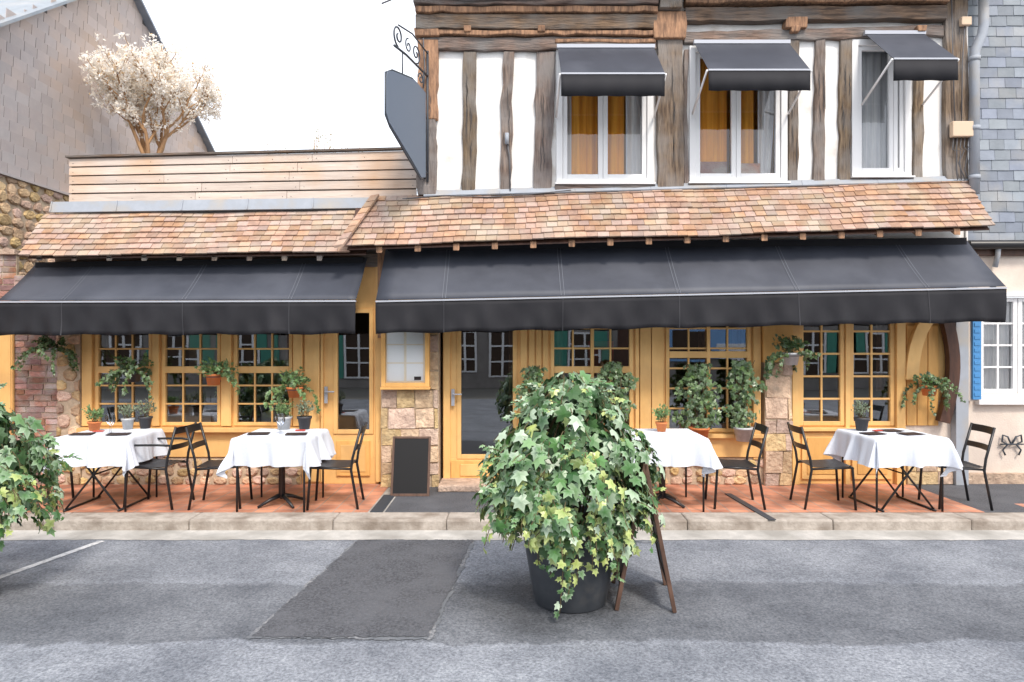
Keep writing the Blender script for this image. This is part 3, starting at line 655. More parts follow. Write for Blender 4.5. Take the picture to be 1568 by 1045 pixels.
M.box(-5.14,-5.1,.13,4.5,0,2.75,'dark'); M.box(5.2,5.24,.21,4.5,0,2.75,'dark')
for x in (-4.4,-3.0,.9,2.2,3.8):
    M.box(x-.35,x+.35,1.0,1.7,.72,.75,'cloth'); M.box(x-.36,x+.36,.99,1.0,.5,.75,'cloth'); M.box(x-.03,x+.03,1.3,1.36,0,.72,'darkwood')
    M.box(x-.65,x-.6,1.35,1.75,.45,.95,'framew'); M.box(x-.65,x-.25,1.35,1.75,.42,.45,'framew')
for x in (-3.6,0,2.9): M.box(x-.05,x+.05,2.2,2.3,0,2.72,'timberO')
M.box(-4.9,-4.5,2.2,2.25,1.2,1.8,'paper'); M.box(1.2,1.6,2.6,2.65,1.1,1.7,'red'); M.box(3.6,4.2,2.3,2.35,1.1,1.6,'amber')
# tied-back curtains just inside the panes
for x0_,x1_ in ((-4.97,-4.84),(-2.78,-2.65),(.48,.62),(2.70,2.84),(3.46,3.56),(4.46,4.57)): curtain(M,x0_,x1_,1.1,2.15,.20,'framew',.012,70)
M.make('dining_room_interior',B)

# ================================================================== LEFT WING
A=empty('restaurant_annex')
M=MB();G=MB()
hs=[(-4.99,-4.31,.70,2.1),(-4.19,-3.49,.70,2.1),(-3.33,-2.63,.70,2.1),(-2.14,-1.66,.60,2.1)]
wall_holes(M,-5.14,-1.60,.31,2.66,.03,.12,hs,'yellow'); M.box(-2.52,-1.60,.03,.12,0,.31,'yellow')
for h in hs[:3]:
    window(M,G,*h,3,6,.01,'yellow',.04,.020,transom=1.37)
window(M,G,*hs[3],1,1,.015,'yellow',.05)
for a,b in ((-5.13,-5.01),(-4.29,-4.21),(-3.47,-3.35),(-2.61,-2.50)): M.box(a,b,-.025,.029,.70,2.6,'yellow')
M.box(-5.14,-2.49,-.11,.029,.635,.685,'yellow'); M.box(-5.14,-2.49,-.02,.029,.33,.635,'yellow')
M.box(-2.48,-2.30,.0,.029,.03,2.6,'yellow'); M.box(-2.285,-2.255,-.012,.029,.03,2.6,'yellow'); M.box(-1.63,-1.56,-.012,.029,.03,2.6,'yellow')
M.box(-2.10,-1.70,.005,.029,.10,.52,'yellowD'); M.box(-2.05,-1.75,-.003,.005,.15,.47,'yellow')
M.make('joinery',A,.004); G.make('glass',A)
M=MB(); rubble(M,(-5.14,0.0,0),(1,0,0),(0,-1,0),2.62,.32,.17,'rubble')
rubble(M,(-5.42,-.02,0),(1,0,0),(0,-1,0),.27,2.5,.24,'rubble')
masonry(M,(-5.95,.01,0),(1,0,0),(0,-1,0),.53,2.5,.072,.21,'brick',.011,.03,.005,.08,.15)
M.make('masonry',A,.006)
M=MB(); M.box(-5.5,-1.2,.2,.3,2.6,3.4,'oppo'); M.box(-5.5,-1.2,.3,4,3.35,3.4,'zinc'); M.box(-5.45,-1.6,-.02,.2,2.6,2.75,'timberH')
M.make('wall_core',A)
M=MB(); field(M,(-5.58,0.02,3.22),(1,0,.012),(0,-.42,-.54),4.02,.70,.085,.125,.018,'tile',ur=lambda t:(.0,4.02-.28*t),wave=.008,jit=.005,lift=.018)
M.obox((-5.52,.03,3.165),(3.85,0,.045),(0,-.40,-.514),(0,0,.015),'darkwood')
M.make('tiled_pent_roof',A)
M=MB(); x=-5.4
while x<-1.9:
    z=2.69; M.obox((x-.03,-.37,z-.06),(.06,0,0),(0,.37,.30),(0,0,.06),'timberV'); x+=.4
M.make('rafter_tails',A,.005)
M=MB(); M.obox((-5.50,-.03,3.24),(4.28,0,.06),(0,.035,.13),(0,-.01,.006),'zinc'); x=-5.5
while x<-1.3: M.obox((x,-.045,3.24+.014*(x+5.5)),(.014,0,0),(0,.04,.13),(0,-.008,.010),'zinc'); x+=.78
M.make('zinc_flashing',A)
M=MB(); n=5
for i in range(n):
    zl=3.38+i*.106; zr=3.43+i*.116; dl=.092; dr=.102; xs=[-5.31,-3.9+R.uniform(-.6,.6),-2.4+R.uniform(-.3,.5),-1.14]
    for a,b in zip(xs,xs[1:]):
        f=lambda q:(q+5.31)/4.17
        za,zb=zl+(zr-zl)*f(a),zl+(zr-zl)*f(b); ha,hb=dl+(dr-dl)*f(a),dl+(dr-dl)*f(b); y=.03-R.uniform(0,.004)
        M.hexa([(a,y-.010,za),(b-.004,y-.010,zb),(b-.004,y+.02,zb),(a,y+.02,za),(a,y-.002,za+ha),(b-.004,y-.002,zb+hb),(b-.004,y+.02,zb+hb),(a,y+.02,za+ha)],'plank')
        for q in (a+.05,(a+b)/2,b-.05):
            zq=zl+(zr-zl)*f(q); M.box(q-.004,q+.004,y-.014,y-.005,zq+.03,zq+.038,'iron')
M.hexa([(-5.30,.052,3.37),(-1.15,.052,3.42),(-1.15,.06,3.42),(-5.30,.06,3.37),(-5.30,.052,3.90),(-1.15,.052,4.0),(-1.15,.06,4.0),(-5.30,.06,3.90)],'slateJ')
M.obox((-5.34,-.01,3.905),(4.20,0,.105),(0,.08,0),(0,0,.025),'timberH')
M.make('plank_parapet',A,.003)

# ================================================================== AWNINGS
def awning(name,xa0,xa1,zw0,zw1,xf0,xf1,zf0,zf1,vh0,vh1,proj,seams):
    E=empty(name); M=MB(); n=40
    yw=-.06; vs=[]
    for j in range(9):
        t=j/8
        for i in range(n+1):
            s=i/n; x0=xa0+(xf0-xa0)*t; x1=xa1+(xf1-xa1)*t; zz=(zw0+(zw1-zw0)*s)*(1-t)+(zf0+(zf1-zf0)*s)*t
            sag=-.018*math.sin(math.pi*t)+.004*math.sin(s*37)*math.sin(math.pi*t)
            vs.append((x0+(x1-x0)*s,yw-(proj+yw)*t,zz+sag))
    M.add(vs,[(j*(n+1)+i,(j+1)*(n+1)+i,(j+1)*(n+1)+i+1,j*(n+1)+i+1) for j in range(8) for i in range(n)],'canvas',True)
    o=M.make('canvas',E); md=o.modifiers.new('s','SOLIDIFY'); md.thickness=.004
    wf=lambda x,t:(.022*math.sin(x*5.3)+.018*math.sin(x*13+1)+.012*math.sin(x*29)+.014*math.sin(x*9+t*3)+.010*math.sin(x*21-t*4))*t
    M=MB(); n=160; vs=[]
    for j in range(8):
        t=j/7
        for i in range(n+1):
            s=i/n; x=xf0+(xf1-xf0)*s; ztop=zf0+(zf1-zf0)*s-.03; h=(vh0+(vh1-vh0)*s)
            vs.append((x,-proj-.012+wf(x,t),ztop-h*t+.008*math.sin(x*9)*t))
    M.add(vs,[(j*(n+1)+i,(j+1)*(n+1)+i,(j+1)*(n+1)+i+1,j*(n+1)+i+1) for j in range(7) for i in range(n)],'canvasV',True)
    o=M.make('valance',E); md=o.modifiers.new('s','SOLIDIFY'); md.thickness=.003
    M=MB(); M.obox((xf0,-proj-.022,zf0-.028),(xf1-xf0,0,zf1-zf0),(0,.05,0),(0,0,.018),'alu')
    M.obox((xa0+.03,-.13,zw0-.10),(xa1-xa0-.06,0,zw1-zw0),(0,.08,0),(0,0,.10),'canvasV')
    for x,za,zb in ((xf0+.06,zw0,zf0),(xf1-.06,zw1,zf1),((xf0+xf1)/2,(zw0+zw1)/2,(zf0+zf1)/2)):
        M.tube([(x,-.1,za-.09),(x+.15*(1 if x<(xf0+xf1)/2 else -1),-proj*.55,(za+zb)/2-.14),(x,-proj+.01,zb-.05)],.018,'alu',8)
    M.make('front_bar_and_arms',E)
    M=MB()
    for x in seams:
        s=(x-xf0)/(xf1-xf0); xw=xa0+(xa1-xa0)*s; zw=zw0+(zw1-zw0)*s; zf=zf0+(zf1-zf0)*s
        for off in (-.018,.018):
            pa=[]
            for j in range(9):
                t=j/8; pa.append((xw+(x-xw)*t+off,yw-(proj+yw)*t,zw+(zf-zw)*t-.018*math.sin(math.pi*t)+.006))
            vs=[(p[0]+d,p[1],p[2]) for p in pa for d in (-.004,.004)]
            M.add(vs,[(2*j,2*j+2,2*j+3,2*j+1) for j in range(8)],'seam')
        h=vh0+(vh1-vh0)*s; vs=[]
        for j in range(8):
            t=j/7
            for d in (-.006,.006):
                xx=x+d; vs.append((xx,-proj-.012+wf(xx,t)-.004,zf-.03-h*t+.008*math.sin(xx*9)*t))
        M.add(vs,[(2*j,2*j+2,2*j+3,2*j+1) for j in range(7)],'canvasS')
    M.make('seams',E)
awning('awning',-1.49,5.38,2.86,2.93,-1.50,5.44,2.17,2.32,.34,.36,.64,[-.75,.56,1.84,3.15,4.58])
awning('awning',-5.64,-1.72,2.64,2.70,-5.66,-1.72,2.165,2.175,.355,.35,.64,[-4.95,-3.62,-2.45])
def window_awning(x0,x1,zw,zf,proj,vh):
    E=empty('window_awning'); M=MB()
    M.obox((x0,-.05,zw),(x1-x0,0,0),(0,-proj+.05,zf-zw),(0,0,.006),'canvas'); M.make('canvas',E)
    M=MB(); n=24; vs=[]
    for j in range(3):
        for i in range(n+1):
            x=x0+(x1-x0)*i/n; vs.append((x,-proj-.008+.010*math.sin(x*23)*j/2,zf-.012-vh*j/2))
    M.add(vs,[(j*(n+1)+i,(j+1)*(n+1)+i,(j+1)*(n+1)+i+1,j*(n+1)+i+1) for j in range(2) for i in range(n)],'canvasV',True)
    o=M.make('valance',E); md=o.modifiers.new('s','SOLIDIFY'); md.thickness=.003
    M=MB(); M.box(x0,x1,-proj-.014,-proj+.02,zf-.012,zf+.006,'alu'); M.box(x0-.01,x1+.01,-.10,-.055,zw-.03,zw+.012,'alu')
    for x in (x0-.012,x1+.012): M.tube([(x,-.03,zf-.28),(x,-proj,zf-.005)],.013,'white',8)
    M.make('bar_and_arms',E)
window_awning(.54,1.68,5.21,4.66,.65,.24); window_awning(2.16,3.28,5.26,4.70,.65,.22); window_awning(4.18,4.88,5.37,4.81,.68,.23)

# ================================================================== HANGING SIGN
E=empty('hanging_sign'); a=Vector((-1.02,-.16)); b=Vector((-1.30,-1.15)); d=(b-a)
outl=[(0,4.62),(.3,4.66),(.85,4.55),(.97,4.50),(1,4.42),(1,4.06),(.93,3.98),(.35,3.72),(.12,3.60),(0,3.63)]
nn=Vector((d.y,-d.x)).normalized()*.012
M=MB(); F=[(a.x+d.x*t+nn.x,a.y+d.y*t+nn.y,z) for t,z in outl]; Bk=[(a.x+d.x*t-nn.x,a.y+d.y*t-nn.y,z) for t,z in outl]; n=len(outl)
M.add(F+Bk,[tuple(range(n)),tuple(reversed(range(n,2*n)))]+[(i,n+i,n+(i+1)%n,(i+1)%n) for i in range(n)],'sign'); M.make('panel',E,.004)
M=MB(); P=lambda t,z:(a.x+d.x*t,a.y+d.y*t,z)
M.tube([P(0,4.62),P(.35,4.66),P(.85,4.56),P(1.0,4.48),P(1.0,4.04),P(.9,3.95),P(.12,3.58),P(0,3.61),P(0,4.62)],.010,'iron',6)
M.tube([(-1.0,-.07,3.60),(-1.0,-.07,5.15)],.014,'iron',8); M.tube([(-1.0,-.07,4.85),P(.5,4.86),P(.8,4.84)],.013,'iron',8); M.tube([P(0.0,3.7),(-1,-.07,3.7)],.01,'iron',6); M.tube([P(0.05,4.66),P(.05,4.86)],.008,'iron',6); M.tube([P(0.6,4.62),P(.6,4.86)],.008,'iron',6)
def spiral(t0,z0,r,turn,sg=1,ph=0):
    return [P(t0+sg*(r*(1-i/28*.8))*math.cos(ph+turn*i/28*6.28),z0+(r*(1-i/28*.8))*math.sin(ph+turn*i/28*6.28)) for i in range(29)]
M.tube(spiral(.70,4.98,.12,1.4,1,-1.5),.010,'iron',6); M.tube(spiral(.25,4.98,.11,1.4,-1,-1.5),.009,'iron',6); M.tube(spiral(.45,4.98,.08,-1.3,1,1.5),.008,'iron',6); M.tube(spiral(.12,4.74,.07,1.3,1,0),.008,'iron',6)
M.tube([P(.7,5.1),P(.35,5.16),(-1.0,-.07,5.12)],.009,'iron',6)
M.make('wrought_iron_bracket',E)

# ================================================================== DRAINPIPE, CABLES
E=empty('drainpipe'); M=MB()
M.tube([(5.57,-.10,6.0),(5.57,-.10,5.45),(5.55,-.10,5.33),(5.47,-.10,5.15),(5.46,-.10,5.05),(5.46,-.10,3.45)],.055,'zinc',12)
for z in (5.02,4.2,3.62): M.tube([(5.46,-.10,z),(5.46,-.10,z+.05)],.064,'zinc',12)
M.make('pipe',E)
E=empty('electrical_box'); M=MB(); M.box(5.18,5.43,-.14,-.07,4.12,4.30,'beige'); M.box(5.30,5.42,-.12,-.06,5.44,5.54,'beige'); M.make('boxes',E,.01); M=MB()
for i in range(5):
    x=5.22+i*.045; M.tube([(x,-.09,4.12),(x-.02,-.10,4.02-R.uniform(0,.06)),(x+.03,-.10,3.96),(x+.01+R.uniform(-.05,.05),-.09,3.9-R.uniform(0,.2)),(x+.06,-.07,3.62)],.006,'cable',6)
M.tube([(5.32,-.08,4.3),(5.33,-.08,5.0),(5.36,-.08,5.45)],.007,'cable',6); M.tube([(5.24,-.08,4.3),(5.22,-.08,5.0),(5.2,-.08,5.9)],.006,'cable',6)
M.make('cables',E)
E=empty('facade_cables'); M=MB()
M.tube([(-1.3+.6*i,-.18,5.74-.02*math.sin(i*1.7)+.005*i) for i in range(12)],.008,'cable',6); M.tube([(-1.5,-.3,5.6),(-1.2,-.2,5.78),(-.5,-.19,5.70),(.4,-.19,5.73)],.010,'cable',6)
M.tube([(-1.05,-.08,5.3),(-1.03,-.08,4.9),(-1.08,-.08,4.4),(-1.04,-.08,3.6)],.007,'cable',6)
M.tube([(-.02,-.05,3.5),(-.03,-.05,3.9),(-.06,-.05,4.1)],.008,'cable',6); M.tube([(-.06,-.06,4.05),(-.06,-.06,4.18)],.025,'zinc',8)
M.tube([(-1.3+.5*i,-.06,3.40+.025*math.sin(i*2.0)+.02*i) for i in range(5)],.006,'cable',6)
M.make('cables',E)

# ================================================================== RIGHT HOUSE
E=empty('slate_clad_house'); M=MB()
M.box(5.45,12,.08,.3,2.85,7,'slateJ'); field(M,(5.45,.075,7.0),(1,0,0),(0,0.0001,-1),6.5,4.1,.125,.20,.008,'slateR',lift=.008,jit=.004)
M.make('slate_cladding',E)
M=MB(); wall_holes(M,5.43,12,0,2.85,.10,.35,[(5.66,6.6,1.08,2.27)],'cream'); M.box(5.43,12,.02,.10,.0,.12,'stone'); M.make('rendered_wall',E)
M=MB();G=MB(); M.box(5.60,6.66,.02,.12,.95,1.06,'white')
M.box(5.61,5.665,.06,.16,1.07,2.30,'white'); M.box(6.6,6.66,.06,.16,1.07,2.30,'white'); M.box(5.665,6.6,.06,.16,2.25,2.30,'white')
window(M,G,5.67,6.13,1.08,2.24,2,4,.12,'white',.05,.022,kg='glassU'); window(M,G,6.14,6.59,1.08,2.24,2,4,.12,'white',.05,.022,kg='glassU')
curtain(M,5.68,6.58,1.1,2.24,.20,'voile')
M.box(5.43,12,.04,.10,2.74,2.85,'darkwood'); M.tube([(5.44,-.02,2.86),(12,-.02,2.88)],.055,'blackm',10); M.box(5.43,5.55,-.04,.09,1.0,2.74,'cream')
M.make('window_and_trim',E,.003); G.make('window_glass',E)
M=MB(); M.box(5.46,5.56,-.075,-.045,1.02,1.98,'blue')
for i in range(12): M.box(5.475,5.545,-.082,-.075,1.06+i*.075,1.10+i*.075,'blue')
M.make('shutter',E,.002)
M=MB()
for s in (-1,1): M.tube([(6.02,.07,.46),(6.02+.05*s,.06,.56),(6.02+.11*s,.06,.58),(6.02+.12*s,.06,.50),(6.02+.05*s,.06,.47),(6.02+.11*s,.06,.40),(6.02+.08*s,.06,.34)],.011,'iron',6)
M.tube([(5.88,.06,.47),(6.16,.06,.47)],.009,'iron',6); M.make('iron_wall_anchor',E)
M=MB(); M.tube([(5.80,-.02,2.86),(5.82,.02,2.74),(5.80,.04,2.6)],.03,'zinc',8); M.make('downpipe',E)

# ================================================================== LEFT HOUSE
E=empty('slate_gable_house'); X=-7.0
def gz(y): return 6.06+.72*(y-1.17) if y<4.19 else 8.23-.626*(y-4.19)
M=MB(); pts=[(X-.03,-2,0),(X-.03,7.7,0),(X-.03,7.7,gz(7.7)),(X-.03,4.19,gz(4.19)),(X-.03,-2,gz(-2))]; M.poly(pts,'slateK')
field(M,(X-.02,7.7,8.3),(0,-1,0),(0,0,-1),9.5,4.3,.155,.26,.007,'slateL',lift=.010,jit=.002,gap=.010,clip=lambda u,v:(8.3-v)+.03<gz(7.7-u))
M.make('slate_gable',E)
M=MB()
for y0,y1 in ((-2,4.19),(7.75,4.19)):
    M.obox((X-3.0,y0,gz(y0)-.02),(3.12,0,0),(0,y1-y0,gz(y1)-gz(y0)),(0,0,.05),'slateR')
M.make('roof',E)
M=MB(); rubble(M,(X,7.7,0),(0,-1,0),(1,0,0),9.2,3.98,.26,'rubble',.02,.045); M.make('rubble_wall',E)
M=MB(); M.obox((X-.02,7.7,3.98),(0,-9.5,0),(.09,0,0),(-.0,0,.035),'slateL'); M.make('drip_course',E)
E=empty('brick_garden_wall'); M=MB(); masonry(M,(-6.9,.05,0),(1,0,0),(0,-1,0),.94,2.75,.072,.21,'brick',.01,.02,.003,.05,.12); M.make('brickwork',E,.004)
M=MB(); M.box(-6.9,-5.95,.0,.35,2.75,2.81,'stone'); M.box(-6.85,-5.93,-.06,-.02,0,1.95,'yellow')
for i in range(6): M.box(-6.84+i*.152,-6.70+i*.152,-.075,-.06,.05,1.9,'yellow')
M.make('gate_and_coping',E,.004)

# ================================================================== HOUSES ACROSS THE STREET (seen in the window reflections)
E=empty('town_house',(0,-17,0)); M=MB()
M.box(-16,16,-.4,0,-.1,4.6,'oppo')
M.obox((-16,.2,4.6),(32,0,0),(0,-3,2.2),(0,0,.1),'slateR')
for (x,hw,zb,zt,sh) in ((-14.4,.7,.3,2.0,0),(-12.3,.55,.5,2.0,1),(-9.9,.5,.4,2.0,1),(-8.2,.35,0,2.1,2),(-5.55,.55,.25,2.0,1),(-3.4,.5,0,2.2,2),(-1.7,.45,.5,2.0,0),(-.3,.5,.3,2.1,0),(2.6,.5,.5,2.0,1),(4.3,.45,0,2.1,2),(11.2,.6,.4,2.0,1),(13.4,.6,.4,2.0,1)):
    M.box(x-hw,x+hw,.002,.02,zb,zt,'darkwood' if sh==2 else 'dark')
    if sh==2: continue
    for q in (0,.5,1): M.box(x-hw+(2*hw-.08)*q,x-hw+(2*hw-.08)*q+.08,.02,.06,zb,zt,'white')
    for q in (0,.33,.66,1): zz=zb+(zt-zb-.06)*q; M.box(x-hw,x+hw,.022,.055,zz,zz+.06,'white')
    if sh==1: M.box(x-2*hw-.03,x-hw-.03,.002,.05,zb,zt,'teal'); M.box(x+hw+.03,x+2*hw+.03,.002,.05,zb,zt,'teal')
M.box(5.6,9.2,.002,.10,.9,2.2,'sky_blue'); M.box(5.8,7.2,.10,.12,1.0,2.0,'dark'); M.box(7.5,9.0,.10,.12,.9,1.5,'white')
for i in range(-6,7):
    x=i*2.35; z=3.0
    M.box(x-.5,x+.5,.002,.02,z,z+1.2,'dark')
    for q in (-.5,-.02,.44): M.box(x+q,x+q+.06,.02,.05,z,z+1.2,'white')
    M.box(x-.95,x-.53,.002,.04,z,z+1.2,'teal'); M.box(x+.53,x+.95,.002,.04,z,z+1.2,'teal')
M.make('facade',E)

# ================================================================== TREE
R=random.Random(21)
E=empty('ornamental_tree',(-6.02,3.0,0)); M=MB(); items=[]
def branch(p,d,l,r,lev):
    pts=[p.copy()]; q=p.copy(); n=5
    for i in range(n):
        d=(d+rdir()*.18+Vector((0,0,.09))).normalized(); q=q+d*l/n; pts.append(q.copy())
    M.tube(pts,[r*(1-.45*i/n) for i in range(n+1)],'bark',6,cap=False)
    if lev>=2:
        for k in range(9 if lev>2 else 4):
            pc=pts[R.randint(1,n)]+rdir()*R.uniform(.02,.13)
            for _ in range(10):
                c=mixc((0.92,.84,.72),(0.98,.97,.95),R.random())
                if R.random()<.05: c=(.75,.55,.34)
                items.append((pc+rdir()*R.uniform(0,.075),rdir(),rdir(),R.uniform(.035,.07),c,c))
    if lev<4:
        for k in range(3 if lev else 5):
            a=rdir(); nd=(d+a*.70+Vector((0,0,.10))).normalized(); branch(pts[R.randint(3,n)],nd,l*R.uniform(.62,.8),r*.55,lev+1)
M.tube([(0.18,0,0),(.2,0,2.0),(.20,0,3.4),(.14,0,4.45)],[.13,.11,.085,.07],'bark',10)
for q in range(7):
    aa=q*.9+.3; branch(Vector((.14,0,4.40)),Vector((math.cos(aa)*.60-.05,math.sin(aa)*.45,1.0)).normalized(),.84,.042,1)
M.make('trunk_and_limbs',E); leafmesh('foliage',E,items,'dia','leafm')
E=empty('distant_bush',(-3.9,5.0,0)); items=[]; M=MB()
for k in range(26):
    x=R.uniform(-1.0,1.0); t=Vector((x,R.uniform(-.3,.3),R.uniform(5.2,6.0)-.35*abs(x))); b=Vector((x*.6,0,2.5)); M.tube([b,(b+t)/2+rdir()*.08,t],.006,'bark',4)
    for i in range(16):
        p=b.lerp(t,R.uniform(.85,1.0))+rdir()*.10; c=mixc((.45,.40,.22),(.75,.7,.5),R.random()); items.append((p,rdir(),rdir(),R.uniform(.03,.06),c,c))
M.tube([(0,0,0),(0,0,2.6)],.06,'bark',8); M.make('twigs',E); leafmesh('foliage',E,items,'dia','leafm')

# ================================================================== FURNITURE
R=random.Random(5)
def chair(loc,rot,arms=False):
    E=empty('metal_armchair' if arms else 'metal_bistro_chair',loc,rot); M=MB(); k='blackm'
    for s in (-1,1):
        y=.205*s
        M.tube([(.235,y*1.04,0),(.205,y,.43),(.18,y,.445)],.0135,k,8)
        M.tube([(-.27,y*1.04,0),(-.20,y,.40),(-.215,y,.52),(-.30,y*.98,.84)],.0135,k,8)
        M.tube([(.205,y,.43),(-.20,y,.41)],.012,k,8)
        if arms: M.tube([(.215,y*1.02,.30),(.225,y*1.12,.62),(.19,y*1.18,.655),(-.12,y*1.16,.66),(-.245,y,.65)],.012,k,8)
    M.make('frame',E); M=MB()
    for i in range(7):
        yy=-.18+i*.06; P=[(.225,.425),(.19,.448),(.0,.436),(-.15,.432),(-.20,.44)]
        vs=[(x,yy+d,z+t) for x,z in P for d,t in ((-.023,0),(.023,0),(.023,-.006),(-.023,-.006))]
        M.add(vs,[(i*4+a,i*4+(a+1)%4,(i+1)*4+(a+1)%4,(i+1)*4+a) for i in range(4) for a in range(4)]+[(0,3,2,1),(16,17,18,19)],k)
    M.make('seat',E,.002); M=MB()
    for z0,z1 in ((.60,.655),(.765,.835)):
        n=10;vs=[]
        for i in range(n+1):
            y=-.205+.41*i/n; bow=-.03*math.cos(math.pi*(i/n-.5))
            for z in (z0,z1):
                x=-.215-.085*(z-.52)/.32+bow
                vs+= [(x+.004,y,z),(x-.004,y,z)]
        M.add(vs,[f for i in range(n) for f in ((i*4,i*4+2,i*4+6,i*4+4),(i*4+1,i*4+5,i*4+7,i*4+3),(i*4+2,i*4+3,i*4+7,i*4+6),(i*4,i*4+4,i*4+5,i*4+1))],k)
    M.make('backrest',E)
def table(loc,rot,style,a=.37,seed=1):
    rr=random.Random(seed); E=empty('dining_table',loc,rot); M=MB(); k='blackm'
    M.box(-a+.005,a-.005,-a+.005,a-.005,.715,.742,k)
    if style=='x':
        for s in (-1,1):
            M.tube([(-a+.10,s*(a-.08),.02),(a-.10,s*(a-.10),.71)],.011,k,8); M.tube([(a-.10,s*(a-.08),.02),(-a+.10,s*(a-.10),.71)],.011,k,8)
        M.tube([(0,-a+.08,.365),(0,a-.08,.365)],.008,k,6)
        for s in (-1,1): M.tube([(s*(a-.10),-a+.05,.012),(s*(a-.10),a-.05,.012)],.012,k,6)
    else:
        M.lathe([(.02,.06),(.035,.08),(.03,.7),(.12,.715)],(0,0,0),k,14)
        for q in range(4):
            an=q*math.pi/2+math.pi/4; M.tube([(0,0,.10),(.12*math.cos(an),.12*math.sin(an),.07),(.26*math.cos(an),.26*math.sin(an),.012)],[.025,.02,.014],k,8)
    for s in (-1,1):
        for t in (-1,1): M.tube([(s*(a-.03),t*(a-.05),.0),(s*(a-.03),t*(a-.05),.715)],.011,k,8)
    M.make('base',E)
    M=MB(); n=72; h=.66; vs=[]; p1,p2=rr.uniform(0,6),rr.uniform(0,6)
    for i in range(n+1):
        for j in range(n+1):
            u=-h+2*h*i/n; v=-h+2*h*j/n; du=max(abs(u)-a,0); dv=max(abs(v)-a,0); d=math.hypot(du,dv); su=1 if u>0 else -1; sv=1 if v>0 else -1
            crease=.003*(math.exp(-((u)/.010)**2)+math.exp(-((v)/.010)**2))
            if d==0: vs.append((u,v,.748+.0018*math.sin(u*20+p1)*math.sin(v*17+p2)+crease)); continue
            along=v if du>=dv else u
            ang=math.atan2(dv,du)
            fl=.012*min(1,d/.03)+.11*d+(.05*math.sin(ang*6+p1*.3)*d/.3)+.040*math.sin(along*15+p1+su+sv)*d/.3+.022*math.sin(along*31+p2)*d/.3
            cx=min(abs(u),a)*su+ (du/d)*fl*su; cy=min(abs(v),a)*sv+(dv/d)*fl*sv
            vs.append((cx,cy,.748+crease-max(0,d-.006)*(.985)))
    w=n+1
    M.add(vs,[(i*w+j,(i+1)*w+j,(i+1)*w+j+1,i*w+j+1) for i in range(n) for j in range(n)],'cloth',True)
    M.make('tablecloth',E); return E
def on_table(E,items):
    M=MB();G=MB()
    for it in items:
        t=it[0]
        if t=='menu': M.obox((it[1],it[2],.756),(.21,.03,0),(-.03,.15,0),(0,0,.006),'menu')
        if t=='red': M.obox((it[1],it[2],.756),(.10,.02,0),(-.01,.05,0),(0,0,.008),'red')
        if t=='glass': G.lathe([(.035,.0),(.004,.006),(.004,.085),(.02,.10),(.038,.13),(.040,.16),(.033,.20)],(it[1],it[2],.754),'glassC',16)
    M.make('table_setting',E,.001)
    if G.v: G.make('wine_glasses',E)
T1=table((-4.24,-.98,0),.03,'x',seed=1); on_table(T1,[('menu',-.30,-.2),('glass',.02,-.02),('glass',.08,-.1),('menu',.08,-.22),('red',-.2,.05)])
T2=table((-2.42,-.98,0),-.02,'p',seed=2); on_table(T2,[('menu',-.30,-.18),('glass',.02,-.08),('glass',-.03,.02),('menu',.10,-.2),('red',.1,.12)])
T3=table((1.58,-.98,0),.02,'p',seed=3)
T4=table((3.98,-.98,0),.05,'x',seed=4); on_table(T4,[('menu',-.32,-.16),('menu',.06,-.2),('menu',.0,.05),('red',-.1,.1)])
chair((-5.02,-.92,0),.06); chair((-3.72,-.98,0),math.pi-.05,True); chair((-3.04,-.98,0),.10); chair((-1.86,-1.0,0),math.pi+.08)
chair((2.32,-.98,0),math.pi-.06); chair((3.27,-1.0,0),-.06); chair((4.62,-1.0,0),math.pi-.1)

# menu display case
E=empty('menu_display_case'); M=MB()
x0,x1,z0,z1=-1.52,-.96,1.18,1.90
M.box(x0+.01,x1-.01,-.20,-.15,z0+.01,z1-.01,'paper')
for a,b,c,d in ((x0,x0+.05,z0,z1),(x1-.05,x1,z0,z1),(x0+.05,x1-.05,z0,z0+.05),(x0+.05,x1-.05,z1-.05,z1)): M.box(a,b,-.24,-.15,c,d,'yellowD')
M.box(x0-.01,x1+.01,-.25,-.15,z0-.03,z0-.002,'yellowD')
M.make('case',E,.004); M=MB()
for i in range(2):
    for j in range(3): M.box(-1.455+i*.225,-1.260+i*.225,-.205,-.201,1.25+j*.215,1.450+j*.215,'sheet')
M.box(-1.14,-1.06,-.209,-.206,1.26,1.30,'menu')
G=MB(); G.poly([(x0+.05,-.222,z0+.05),(x1-.05,-.222,z0+.05),(x1-.05,-.222,z1-.05),(x0+.05,-.222,z1-.05)],'glassC')
M.make('menu_sheets',E); G.make('glass',E)
E=empty('leaning_blackboard'); M=MB(); tilt=Matrix.Translation((-1.13,-.62,0.0))@Matrix.Rotation(rad(-14),4,'X')
w,h=.215,.66
M.box(-w+.025,w-.025,.006,.016,.03,h-.025,'board'); M.make('slate',E,0,tilt); M=MB()
for a,b,c,d in ((-w,-w+.025,0,h),(w-.025,w,0,h),(-w+.025,w-.025,.0,.03),(-w+.025,w-.025,h-.025,h)): M.box(a,b,0,.022,c,d,'framew')
M.make('frame',E,.003,tilt)
